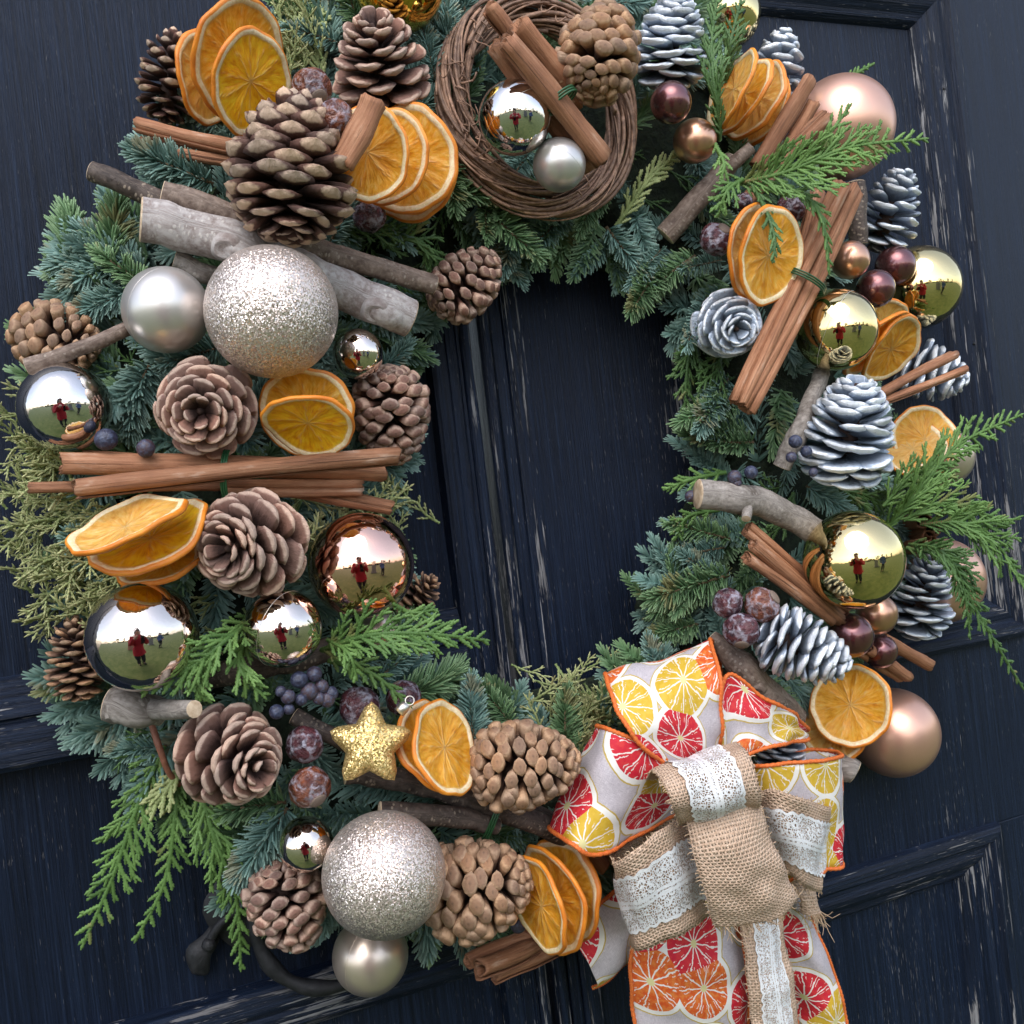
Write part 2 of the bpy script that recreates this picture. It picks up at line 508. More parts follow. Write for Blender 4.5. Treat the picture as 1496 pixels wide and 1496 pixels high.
def leaf(name, dark, pale_col, tip, rough, trans):
    n = NT(name)
    t = n.attr('tint'); e = n.attr('tipw')
    kn = n.noise(n.co(), 90, 3, 0.6)
    f = n.math('ADD', n.math('MULTIPLY', t, 0.6), n.math('ADD', n.math('MULTIPLY', n.math('SUBTRACT', n.rnd(), 0.5), 0.4), n.math('MULTIPLY', n.math('SUBTRACT', kn, 0.45), 0.7)))
    col = n.mix(n.math('MULTIPLY', e, 0.75), n.mix(n.math('ADD', f, 0.12, clamp=True), dark, pale_col), tip)  # tone varies at random between the dark and the pale leaf colour
    dry = n.math('MULTIPLY', n.sm(n.math('ADD', n.noise(n.co(), 33, 2), n.math('MULTIPLY', t, 0.12)), 0.70, 0.78), 0.55)
    col = n.mix(dry, col, (0.26, 0.19, 0.08))
    n.set(Base_Color=col, Roughness=rough)
    n.b.inputs['Specular IOR Level'].default_value = 0.4
    tr = n.n('BsdfTranslucent'); n.l(col, tr.inputs['Color'])
    mx = n.n('MixShader'); mx.inputs[0].default_value = trans
    n.l(n.b.outputs[0], mx.inputs[1]); n.l(tr.outputs[0], mx.inputs[2]); n.l(mx.outputs[0], n.out.inputs['Surface'])
    return n.m
M['fir'] = leaf('fir_needle', (0.022, 0.066, 0.046), (0.215, 0.375, 0.335), (0.32, 0.45, 0.37), 0.42, 0.12)
M['fir_green'] = leaf('fir_needle_green', (0.026, 0.070, 0.026), (0.17, 0.31, 0.14), (0.30, 0.42, 0.22), 0.42, 0.12)
M['cedar'] = leaf('cedar_scale_leaf', (0.05, 0.125, 0.028), (0.19, 0.34, 0.09), (0.29, 0.45, 0.15), 0.55, 0.25)
M['cedar_dark'] = leaf('cedar_scale_leaf_dark', (0.025, 0.068, 0.018), (0.105, 0.20, 0.06), (0.16, 0.27, 0.08), 0.5, 0.12)
M['cedar_gold'] = leaf('cedar_scale_leaf_golden', (0.13, 0.195, 0.055), (0.46, 0.55, 0.23), (0.60, 0.56, 0.30), 0.55, 0.15)

def citrus():
    n = NT('citrus_print_ribbon'); uv = n.co('UV')
    sc_ = 21.5
    v = n.n('TexVoronoi', feature='F1', voronoi_dimensions='2D', Scale=sc_, Randomness=0.6)
    n.l(uv, v.inputs['Vector'])
    d = n.vm('SUBTRACT', uv, v.outputs['Position'])
    s3 = n.n('SeparateXYZ'); n.l(d, s3.inputs[0])
    r = v.outputs['Distance']
    cs = n.n('SeparateColor'); n.l(v.outputs['Color'], cs.inputs[0])
    ang = n.math('ADD', n.math('ARCTAN2', s3.outputs[1], s3.outputs[0]), n.math('MULTIPLY', cs.outputs[1], 6.28))
    wob = n.noise(n.vm('MULTIPLY', uv, (170, 170, 1)), 1, 3)
    ang = n.math('ADD', ang, n.math('MULTIPLY', n.math('SUBTRACT', wob, 0.5), 0.35))
    fr = n.math('FRACT', n.math('MULTIPLY', ang, 11 / 6.28319))
    ray = n.math('MULTIPLY', n.math('ABSOLUTE', n.math('SUBTRACT', fr, 0.5)), 2.0)      # 1 on the membrane
    wid = n.math('MULTIPLY', n.math('SUBTRACT', 1.0, ray), r)                             # arc distance to membrane
    memb = n.math('SUBTRACT', 1.0, n.sm(wid, 0.022, 0.046))
    fr2 = n.math('FRACT', n.math('ADD', n.math('MULTIPLY', ang, 22 / 6.28319), 0.5))
    fl = n.math('MULTIPLY', n.math('GREATER_THAN', n.math('MULTIPLY', n.math('ABSOLUTE', n.math('SUBTRACT', fr2, 0.5)), 2.0), 0.86),
                n.math('MULTIPLY', n.math('GREATER_THAN', r, 0.24), n.math('GREATER_THAN', wob, 0.5)))
    sel = cs.outputs[0]
    c1 = n.ramp(sel, [(0.0, (0.60, 0.018, 0.04)), (0.40, (0.70, 0.11, 0.022)), (0.68, (0.66, 0.42, 0.035))], 'CONSTANT')
    c2 = n.ramp(sel, [(0.0, (0.66, 0.045, 0.045)), (0.40, (0.76, 0.23, 0.05)), (0.68, (0.70, 0.47, 0.06))], 'CONSTANT')
    fl_c = n.mix(n.sm(n.noise(n.vm('MULTIPLY', uv, (260, 260, 1)), 1, 3), 0.4, 0.65), c1, c2)
    fl_c = n.mix(n.math('MAXIMUM', memb, n.math('MULTIPLY', fl, 0.85)), fl_c, (0.84, 0.80, 0.74))
    fl_c = n.mix(n.math('LESS_THAN', r, 0.055), fl_c, (0.72, 0.66, 0.32))
    weave = n.math('MULTIPLY', n.math('ADD', n.noise(n.vm('MULTIPLY', uv, (3200, 260, 1)), 1, 2), n.noise(n.vm('MULTIPLY', uv, (260, 3200, 1)), 1, 2)), 0.5)
    ground = n.ramp(weave, [(0.38, (0.44, 0.39, 0.42)), (0.62, (0.66, 0.61, 0.63))])
    rr = n.math('ADD', r, n.math('MULTIPLY', n.math('SUBTRACT', wob, 0.5), 0.03))
    col = n.mix(n.math('LESS_THAN', rr, 0.565), ground, (0.55, 0.40, 0.10))
    col = n.mix(n.math('LESS_THAN', rr, 0.545), col, (0.84, 0.81, 0.76))
    col = n.mix(n.math('LESS_THAN', rr, 0.47), col, fl_c)
    n.set(Base_Color=col, Roughness=0.6)
    n.b.inputs['Specular IOR Level'].default_value = 0.3
    n.bump(weave, 0.3, 0.0004)
    tr = n.n('BsdfTranslucent'); n.l(col, tr.inputs['Color'])
    mx = n.n('MixShader'); mx.inputs[0].default_value = 0.18
    n.l(n.b.outputs[0], mx.inputs[1]); n.l(tr.outputs[0], mx.inputs[2]); n.l(mx.outputs[0], n.out.inputs['Surface'])
    return n.m
M['citrus'] = citrus()
M['edging'] = simple('rust_orange_edging', (0.55, 0.10, 0.015), (0.74, 0.19, 0.04), 700, 0.65, 0.6, 0.001)

def burlap():
    n = NT('burlap_weave'); uv = n.co('UV')
    wv = n.noise(n.vm('MULTIPLY', uv, (90, 90, 1)), 1, 3, 0.6, 0, 'Color')
    u2 = n.vm('ADD', uv, n.vm('MULTIPLY', n.vm('SUBTRACT', wv, (0.5, 0.5, 0.5)), (0.0011, 0.0011, 0)))
    s = n.n('SeparateXYZ'); n.l(u2, s.inputs[0])
    p = math.pi / 0.0021
    a = n.math('ABSOLUTE', n.math('SINE', n.math('MULTIPLY', s.outputs[0], p)))
    b = n.math('ABSOLUTE', n.math('SINE', n.math('MULTIPLY', s.outputs[1], p)))
    mx_ = n.math('MAXIMUM', a, b)
    over = n.math('MULTIPLY', n.math('SINE', n.math('MULTIPLY', s.outputs[0], p)), n.math('SINE', n.math('MULTIPLY', s.outputs[1], p)))
    fib = n.noise(n.vm('MULTIPLY', uv, (900, 900, 1)), 1, 4, 0.7)
    tone = n.noise(n.vm('MULTIPLY', uv, (700, 60, 1)), 1, 3)
    tone2 = n.noise(n.vm('MULTIPLY', uv, (60, 700, 1)), 1, 3)
    col = n.ramp(n.math('ADD', n.math('MULTIPLY', fib, 0.4), n.math('MULTIPLY', n.math('ADD', tone, tone2), 0.3)),
                 [(0.35, (0.42, 0.27, 0.18)), (0.5, (0.60, 0.425, 0.305)), (0.68, (0.73, 0.575, 0.445))])
    n.set(Base_Color=col, Roughness=0.85)
    n.b.inputs['Specular IOR Level'].default_value = 0.15
    n.bump(n.math('ADD', mx_, n.math('ADD', n.math('MULTIPLY', over, 0.35), n.math('MULTIPLY', fib, 0.3))), 0.9, 0.0011)
    hole = n.math('SUBTRACT', 1.0, n.sm(n.math('ADD', mx_, n.math('MULTIPLY', n.math('SUBTRACT', fib, 0.5), 0.3)), 0.34, 0.46))
    t = n.n('BsdfTransparent'); m = n.n('MixShader')
    n.l(hole, m.inputs[0]); n.l(n.b.outputs[0], m.inputs[1]); n.l(t.outputs[0], m.inputs[2]); n.l(m.outputs[0], n.out.inputs['Surface'])
    return n.m
M['burlap'] = burlap()
M['fringe'] = simple('jute_thread', (0.38, 0.25, 0.15), (0.62, 0.46, 0.31), 400, 0.85, 0)

def lace():
    n = NT('white_lace'); uv = n.co('UV')        # u -1..1 across, v metres along
    s = n.n('SeparateXYZ'); n.l(uv, s.inputs[0])
    uvm = n.vm('MULTIPLY', uv, (0.017, 1, 1))
    v = n.n('TexVoronoi', feature='DISTANCE_TO_EDGE', voronoi_dimensions='2D', Scale=620)
    n.l(uvm, v.inputs['Vector'])
    net = n.math('LESS_THAN', v.outputs['Distance'], 0.15)
    f = n.n('TexVoronoi', feature='F1', voronoi_dimensions='2D', Scale=170, Randomness=0.45)
    n.l(uvm, f.inputs['Vector'])
    pet = n.math('MULTIPLY', n.math('GREATER_THAN', f.outputs['Distance'], 0.17), n.math('LESS_THAN', f.outputs['Distance'], 0.40))
    pn = n.math('GREATER_THAN', n.noise(n.vm('MULTIPLY', uvm, (420, 420, 1)), 1, 2), 0.45)
    ab = n.math('ABSOLUTE', s.outputs[0])
    edge = n.math('GREATER_THAN', ab, 0.90)
    mid = n.math('MULTIPLY', n.math('LESS_THAN', ab, 0.14), n.math('GREATER_THAN', ab, 0.03))
    al = n.math('MAXIMUM', n.math('MAXIMUM', net, n.math('MULTIPLY', pet, pn)), n.math('MAXIMUM', edge, mid))
    n.set(Base_Color=(0.78, 0.78, 0.78), Roughness=0.7)
    k = n.noise(n.vm('MULTIPLY', uvm, (1500, 1500, 1)), 1, 3)
    n.bump(n.math('ADD', k, pet), 0.5, 0.0006)
    t = n.n('BsdfTransparent'); m = n.n('MixShader')
    n.l(al, m.inputs[0]); n.l(t.outputs[0], m.inputs[1]); n.l(n.b.outputs[0], m.inputs[2]); n.l(m.outputs[0], n.out.inputs['Surface'])
    return n.m
M['lace'] = lace()
M['lawn'] = simple('lawn_grass', (0.050, 0.078, 0.018), (0.105, 0.125, 0.04), 3.0, 0.9, 0.4, 0.05)
M['stone'] = simple('grey_headstone', (0.10, 0.10, 0.095), (0.24, 0.235, 0.22), 14, 0.85, 0.5, 0.01)
M['stone_red'] = simple('red_sandstone', (0.22, 0.09, 0.06), (0.36, 0.17, 0.12), 14, 0.85, 0.5, 0.01)
M['hedge'] = simple('hedge_leaves', (0.02, 0.035, 0.012), (0.06, 0.075, 0.03), 3, 0.9, 0)
M['skin'] = simple('skin', (0.50, 0.27, 0.19), (0.60, 0.35, 0.26), 20, 0.5, 0)
M['hair'] = simple('dark_brown_hair', (0.025, 0.014, 0.01), (0.06, 0.035, 0.022), 80, 0.5, 0)
M['coat_red'] = simple('red_coat_cloth', (0.34, 0.012, 0.022), (0.48, 0.022, 0.034), 30, 0.8, 0.3, 0.004)
M['cloth_blue'] = simple('blue_jacket_cloth', (0.03, 0.06, 0.14), (0.06, 0.10, 0.21), 30, 0.8, 0.3, 0.004)
M['cloth_dark'] = simple('dark_trousers', (0.012, 0.012, 0.016), (0.025, 0.025, 0.03), 30, 0.85, 0)
M['phone'] = simple('black_phone', (0.008, 0.008, 0.009), (0.015, 0.015, 0.016), 30, 0.2, 0)

# ------------------------------------------------------------------ the door
GAP = -0.0135
Z0, Z1 = -1.32, 0.86

def box_part(name, x0, x1, y0, y1, z0, z1, mat, parent, bev=0.0012):
    bm = bmesh.new()
    bmesh.ops.create_cube(bm, size=1)
    for v in bm.verts:
        v.co = Vector(((x0 + x1) / 2 + v.co.x * (x1 - x0), (y0 + y1) / 2 + v.co.y * (y1 - y0), (z0 + z1) / 2 + v.co.z * (z1 - z0)))
    bmesh.ops.bevel(bm, geom=bm.edges[:], offset=bev, segments=2, affect='EDGES', profile=0.6)
    me = bpy.data.meshes.new(name)
    bm.to_mesh(me); bm.free()
    return ob(name, me, mat, parent)

def sweep_x(name, prof, x0, x1, mat, parent, vertical=False, n=24):
    """prof: list of (s, y); s is z (or x when vertical); a strip swept along x (or z) with slight unevenness"""
    t = np.linspace(x0, x1, n)
    V = []
    for i, a in enumerate(t):
        wv = 0.0005 * mnoise.noise(Vector((a * 9, x0 * 3, 1)))
        for s, y in prof:
            V.append((s + wv, y, a) if vertical else (a, y, s + wv))
    m = len(prof)
    F = []
    for i in range(n - 1):
        for j in range(m - 1):
            q = [i * m + j, (i + 1) * m + j, (i + 1) * m + j + 1, i * m + j + 1]
            F.append(q if not vertical else q[::-1])
    me = mesh_np(name, V, F, smooth=False)
    return ob(name, me, mat, parent)

def frame_mould(x0, x1, z0, z1, prof, mats, parent):
    """mitred panel moulding: one part per side; prof = (inset, y)"""
    c = [(x0, z0), (x1, z0), (x1, z1), (x0, z1)]
    sg = [(1, 1), (-1, 1), (-1, -1), (1, -1)]
    for k in range(4):
        a, b = k, (k + 1) % 4
        V, F, n = [], [], 14
        for i in range(n):
            f = i / (n - 1)
            for o, y in prof:
                pa = (c[a][0] + sg[a][0] * o, c[a][1] + sg[a][1] * o)
                pb = (c[b][0] + sg[b][0] * o, c[b][1] + sg[b][1] * o)
                w = 0.0004 * mnoise.noise(Vector((f * 7, k * 3.1, o * 100)))
                V.append((pa[0] * (1 - f) + pb[0] * f, y + w, pa[1] * (1 - f) + pb[1] * f))
        m = len(prof)
        for i in range(n - 1):
            for j in range(m - 1):
                F.append((i * m + j, (i + 1) * m + j, (i + 1) * m + j + 1, i * m + j + 1))
        ob('panel_moulding', mesh_np('panel_moulding', V, F, smooth=False), mats[k], parent)

BOL = [(-0.002, 0.002), (0.0, -0.006), (0.004, -0.0085), (0.011, -0.008), (0.014, -0.0035), (0.017, -0.003),
       (0.0225, -0.0045), (0.027, -0.0025), (0.033, 0.003), (0.038, 0.0045), (0.041, 0.0085), (0.043, 0.0125)]

def arc(c, y, r, a0, a1, n=7):
    return [(c + r * math.cos(R_(a0 + (a1 - a0) * i / (n - 1))), y - r * math.sin(R_(a0 + (a1 - a0) * i / (n - 1)))) for i in range(n)]

left = thing('door_leaf', 'left navy-black wooden door leaf with horizontal moulding and iron ring handle', 'door')
xs = -0.049
box_part('stile', -0.90, -0.62, 0.0, 0.04, Z0, Z1, M['paint'], left)
box_part('rail', -0.62, xs, 0.0, 0.04, 0.70, Z1, M['paint'], left)
box_part('rail', -0.62, xs, 0.0, 0.04, Z0, -1.10, M['paint'], left)
box_part('panel', -0.62, xs, 0.010, 0.04, -0.094, 0.70, M['paint'], left)
box_part('panel', -0.62, xs, 0.013, 0.04, -0.302, -0.0945, M['paint'], left)
box_part('panel', -0.62, xs, 0.010, 0.04, -1.10, -0.3025, M['paint'], left)
sweep_x('rail_moulding', [(-0.062, 0.011), (-0.064, 0.004), (-0.070, 0.0005), (-0.078, -0.003), (-0.083, -0.0075), (-0.0855, -0.008),
                          (-0.087, -0.005), (-0.089, -0.005), (-0.0905, -0.0075), (-0.095, -0.010), (-0.101, -0.0105), (-0.106, -0.012),
                          (-0.113, -0.0115), (-0.1165, -0.008), (-0.118, 0.0), (-0.118, 0.014)], -0.62, xs, M['paint_h'], left)
sweep_x('rail_moulding', [(-0.286, 0.014), (-0.287, -0.001), (-0.290, -0.0045), (-0.298, -0.0055), (-0.304, -0.003), (-0.306, -0.0045),
                          (-0.314, -0.0035), (-0.319, 0.001), (-0.32, 0.012)], -0.62, xs, M['paint_bare'], left)
# meeting stile of the left leaf: a flat with three shallow reeds and a worn round bead at the gap
g0 = GAP - 0.0035
sweep_x('meeting_stile', [(xs, 0.012), (xs + 0.0005, -0.002), (xs + 0.003, -0.004), (xs + 0.011, -0.004), (xs + 0.0118, -0.003), (xs + 0.0126, -0.004),
                          (xs + 0.019, -0.004), (xs + 0.0198, -0.003), (xs + 0.0206, -0.004), (g0 - 0.0095, -0.004), (g0 - 0.0088, -0.001)],
        Z0, Z1, M['paint_stile'], left, True, 90)
sweep_x('bead', [(g0 - 0.0088, 0.0)] + arc(g0 - 0.0044, -0.0015, 0.0044, 180, 0, 9) + [(g0, 0.03)], Z0, Z1, M['paint_edge'], left, True, 90)

right = thing('door_leaf', 'right navy-black wooden door leaf with framed panels and flaking paint', 'door')
g1 = GAP + 0.0035
sweep_x('bead', [(g1, 0.03)] + arc(g1 + 0.0045, 0.0005, 0.0045, 180, 0, 9) + [(g1 + 0.0092, 0.003)], Z0, Z1, M['paint_edge'], right, True, 90)
sweep_x('meeting_stile', [(g1 + 0.0092, 0.004), (g1 + 0.0105, -0.001), (g1 + 0.0185, -0.001), (g1 + 0.0195, 0.001), (g1 + 0.0205, -0.0012)],
        Z0, Z1, M['paint_stile'], right, True, 90)
sweep_x('stile_edge', [(g1 + 0.0206, -0.0012), (g1 + 0.0225, -0.0025), (g1 + 0.034, -0.0025), (g1 + 0.0345, 0.0002)], Z0, Z1, M['paint_edge'], right, True, 90)
XI, XO, XL = 0.150, 0.487, 0.424
box_part('stile', g1 + 0.0346, XI, -0.0002, 0.04, Z0, Z1, M['paint_stile'], right, 0.0004)
box_part('stile', XO, 0.86, 0.0, 0.04, Z0, Z1, M['paint_stile'], right)
box_part('rail', XI, XO, 0.0, 0.04, 0.432, Z1, M['paint'], right)
box_part('rail', XI, XO, 0.0, 0.04, -0.326, -0.166, M['paint_stile'], right)
box_part('rail', XI, XO, 0.0, 0.04, Z0, -1.10, M['paint'], right)
box_part('stile', XL, XO, 0.0, 0.04, -1.10, -0.326, M['paint_stile'], right)
box_part('panel', XI, XO, 0.012, 0.04, -0.166, 0.432, M['paint'], right)
box_part('panel', XI, XL, 0.012, 0.04, -1.10, -0.326, M['paint'], right)
frame_mould(XI, XO, -0.166, 0.432, BOL, [M['paint_h'], M['paint_edge'], M['paint_h'], M['paint_edge']], right)
frame_mould(XI, XL, -1.10, -0.326, BOL, [M['paint_h'], M['paint_edge'], M['paint_h'], M['paint_edge']], right)
for (x, z) in ((0.436, 0.415), (0.462, 0.33), (0.462, 0.10)):
    bm = bmesh.new(); bmesh.ops.create_uvsphere(bm, u_segments=8, v_segments=5, radius=0.0012)
    me = bpy.data.meshes.new('nail_head'); bm.to_mesh(me); bm.free()
    ob('nail_head', me, M['iron'], right, (x, -0.004, z))

# wrought iron ring handle on the left leaf
pc = P(482, 1330, 0.02)
ring = thing('ring_handle', 'black wrought-iron ring handle on the door behind the lowest bauble', 'handle', pc)
a = np.linspace(0, 2 * np.pi, 60)
rr = 0.047
V, F4, F3 = tube(np.stack([rr * np.cos(a), 0.004 * np.sin(a), rr * np.sin(a)], 1), 0.0048 + 0.0008 * np.sin(a * 9), 10, 1.0, False)
ob('ring', mesh_np('ring', V, F4), M['iron'], ring)
def plate(name, outline, y, th, parent, mat):
    n = len(outline)
    c = np.mean(outline, axis=0)
    V = [(x, y, z) for x, z in outline] + [(c[0] + (x - c[0]) * .8, y - th, c[1] + (z - c[1]) * .8) for x, z in outline] + [(c[0], y - th * 1.15, c[1])]
    F4 = [(i, (i + 1) % n, n + (i + 1) % n, n + i) for i in range(n)]
    F3 = [(n + i, n + (i + 1) % n, 2 * n) for i in range(n)]
    return ob(name, mesh_np(name, V, F4, F3), mat, parent)
lo = [(math.sin(t) * 0.018 * (1.0 + .35 * math.sin(t * 3)), math.cos(t) * 0.034 * (1 + .12 * math.cos(3 * t))) for t in np.linspace(0, 2 * np.pi, 28, endpoint=False)]
bp = plate('back_plate', lo, 0.0, 0.004, ring, M['iron'])
bp.location = P(352, 1318, -0.008) - pc
lp = plate('leaf_plate', [(x * .46, z * .46) for x, z in lo], 0.0, 0.005, ring, M['iron'])
lp.location = P(297, 1392, -0.008) - pc; lp.rotation_euler = (0, R_(25), 0)
V, F4, F3 = tube(crom([P(300, 1385, -0.003) - pc, P(322, 1350, 0.002) - pc, P(352, 1325, 0.004) - pc, P(372, 1300, 0.004) - pc], 14), [0.003] * 14, 8)
ob('scroll_arm', mesh_np('scroll_arm', V, F4, F3), M['iron'], ring)
bm = bmesh.new(); bmesh.ops.create_uvsphere(bm, u_segments=12, v_segments=8, radius=0.0045)
me = bpy.data.meshes.new('bolt'); bm.to_mesh(me); bm.free()
ob('bolt', me, M['iron'], ring, P(305, 1380, 0.0) - pc)

# lawn behind the photographer, seen in the mirror baubles
me = mesh_np('lawn', [(-150, -300, Z0), (150, -300, Z0), (150, 1, Z0), (-150, 1, Z0)], [(0, 1, 2, 3)])
lw = ob('lawn', me, M['lawn']); lw['kind'] = 'structure'

# ------------------------------------------------------------------ wreath outline and dome
OUT = np.array([(430,-40),(330,40),(255,150),(215,190),(195,260),(120,300),(88,345),(84,400),(100,440),(60,520),(22,590),(15,680),(30,750),(65,830),
 (100,890),(72,985),(80,1040),(135,1090),(190,1140),(240,1190),(300,1225),(365,1290),(385,1365),(470,1378),(600,1385),(660,1378),(760,1365),(880,1320),
 (1000,1250),(1150,1130),(1200,1050),(1285,950),(1335,880),(1360,780),(1370,690),(1325,600),(1295,480),(1300,400),(1255,330),(1235,260),(1180,225),
 (1130,150),(1085,60),(1050,-50),(900,-90),(600,-90)], float)
INN = np.array([(740,395),(800,388),(860,415),(920,425),(962,470),(985,540),(992,620),(992,700),(972,780),(912,860),(930,930),(850,975),(780,990),(700,1000),
 (640,985),(618,920),(600,860),(588,760),(588,700),(618,600),(618,520),(640,470),(700,425)], float)

def inpoly(p, poly):
    x, y = p; c = False; j = len(poly) - 1
    for i in range(len(poly)):
        if (poly[i][1] > y) != (poly[j][1] > y) and x < (poly[j][0] - poly[i][0]) * (y - poly[i][1]) / (poly[j][1] - poly[i][1]) + poly[i][0]:
            c = not c
        j = i
    return c

def pdist(p, poly):
    a = poly; b = np.roll(poly, -1, 0); d = b - a
    t = np.clip(((p - a) * d).sum(1) / (d * d).sum(1), 0, 1)
    q = a + d * t[:, None]
    ds = np.hypot(*(q - p).T)
    k = ds.argmin()
    return ds[k], q[k]

def ringt(px, py):
    p = np.array((px, py), float)
    do, qo = pdist(p, OUT); di, qi = pdist(p, INN)
    if not inpoly(p, OUT): return 0.0, do, di, qo, qi
    if inpoly(p, INN): return 1.0, do, di, qo, qi
    return do / (do + di), do, di, qo, qi

def ringh(px, py):
    t = ringt(px, py)[0]
    return 0.014 + 0.052 * max(0.0, math.sin(math.pi * t)) ** 0.6

# moss ring that everything is wired to; gap shade painted into its dark colour
ctr = np.array((770, 700.))
na, nt = 72, 9
V = []
for i in range(na):
    th = 2 * math.pi * i / na
    d = np.array((math.cos(th), math.sin(th)))
    ro = next(r for r in range(1100, 100, -6) if inpoly(ctr + d * r, OUT)) * 0.93
    ri = next(r for r in range(60, 900, 6) if not inpoly(ctr + d * r, INN)) + 16
    for j in range(nt):
        t = j / (nt - 1)
        q = ctr + d * (ri + (ro - ri) * t)
        h = 0.002 + 0.043 * max(0, math.sin(math.pi * t)) ** 0.6
        V.append(P(q[0], q[1], h))
F = [(i * nt + j, i * nt + j + 1, ((i + 1) % na) * nt + j + 1, ((i + 1) % na) * nt + j) for i in range(na) for j in range(nt - 1)]
wb = ob('wreath_base', mesh_np('wreath_base', V, F), M['moss'])
tag(wb, 'moss-covered ring under the large wreath greenery, coloured dark as shade in the gaps', 'wreath base')

# ------------------------------------------------------------------ baubles
def unit_sphere(u, v):
    bm = bmesh.new(); bmesh.ops.create_uvsphere(bm, u_segments=u, v_segments=v, radius=1)
    me = bpy.data.meshes.new('sphere'); bm.to_mesh(me); bm.free()
    me.polygons.foreach_set('use_smooth', [True] * len(me.polygons))
    return me
SPH = unit_sphere(96, 48); SPH.name = 'bauble_ball'; SPH.materials.append(M['gold'])
_a = np.linspace(0, 2 * np.pi, 90)
V, F4, F3 = tube(np.stack([np.cos(_a), np.sin(_a), 0 * _a], 1), 0.006, 6, 1, False)
SEAM = mesh_np('seam', V, F4); SEAM.materials.append(M['seam'])
_z = np.linspace(0, 1, 6)
def capmesh():
    n = 24; V = []
    prof = [(0.20, 0.96), (0.21, 1.0), (0.19, 1.10), (0.17, 1.12), (0.05, 1.13)]
    for r, z in prof:
        for k in range(n):
            t = 2 * math.pi * k / n
            q = r * (1 + (0.05 * math.cos(t * 12) if r > 0.18 else 0))
            V.append((q * math.cos(t), q * math.sin(t), z))
    F = [(i * n + k, i * n + (k + 1) % n, (i + 1) * n + (k + 1) % n, (i + 1) * n + k) for i in range(len(prof) - 1) for k in range(n)]
    return mesh_np('cap', V, F)
CAP = capmesh(); CAP.materials.append(M['cap'])
V, F4, F3 = tube(np.stack([0.09 * np.cos(_a[::4]), 0 * _a[::4], 1.19 + 0.09 * np.sin(_a[::4])], 1), 0.014, 6, 1, False)
LOOP = mesh_np('loop', V, F4); LOOP.materials.append(M['cap'])

def bauble(cx, cy, r, dz, mat, label, short, seam=None, group=None, h=None):
    p0 = P(cx, cy, ringh(cx, cy))
    rm = r * mpp(p0)
    hh = (ringh(cx, cy) + 0.45 * rm + dz) if h is None else h
    p = P(cx, cy, hh)
    view = (CAM_POS - p).normalized()
    rm = r * (CAM_POS - p).length / FOC * (1 / math.sqrt(1 + (r / FOC) ** 2)) * 0.985
    # perspective stretches balls off the axis: radius read from the photo is the mean one
    off = math.hypot(cx - HALF, cy - HALF) / FOC
    rm *= math.sqrt(1 + off * off) ** -0.45
    FOOT.append((cx, cy, r * .95))
    o = thing('bauble', label, 'bauble', p, group)
    back = (-view + Vector((random.uniform(-.5, .5), 0.3, random.uniform(-.2, .6)))).normalized()
    q = back.to_track_quat('Z', 'Y')
    for nm, me, mt in (('ball', SPH, mat), ('cap', CAP, M['cap']), ('loop', LOOP, M['cap'])):
        c = ob(nm, me, mt, o); c.scale = (rm,) * 3; c.rotation_euler = q.to_euler()
    if seam is not None:
        # great-circle seam of the two half shells; seam = image direction of its plane normal, towards part
        c = ob('seam', SEAM, M['seam'] if mat in (M['gold'], M['silver'], M['bronze']) else mat, o); c.scale = (rm,) * 3
        c.rotation_euler = imgdir(*seam).to_track_quat('Z', 'Y').to_euler()
    if short: ANCH.append((cx, cy, short))
    return o

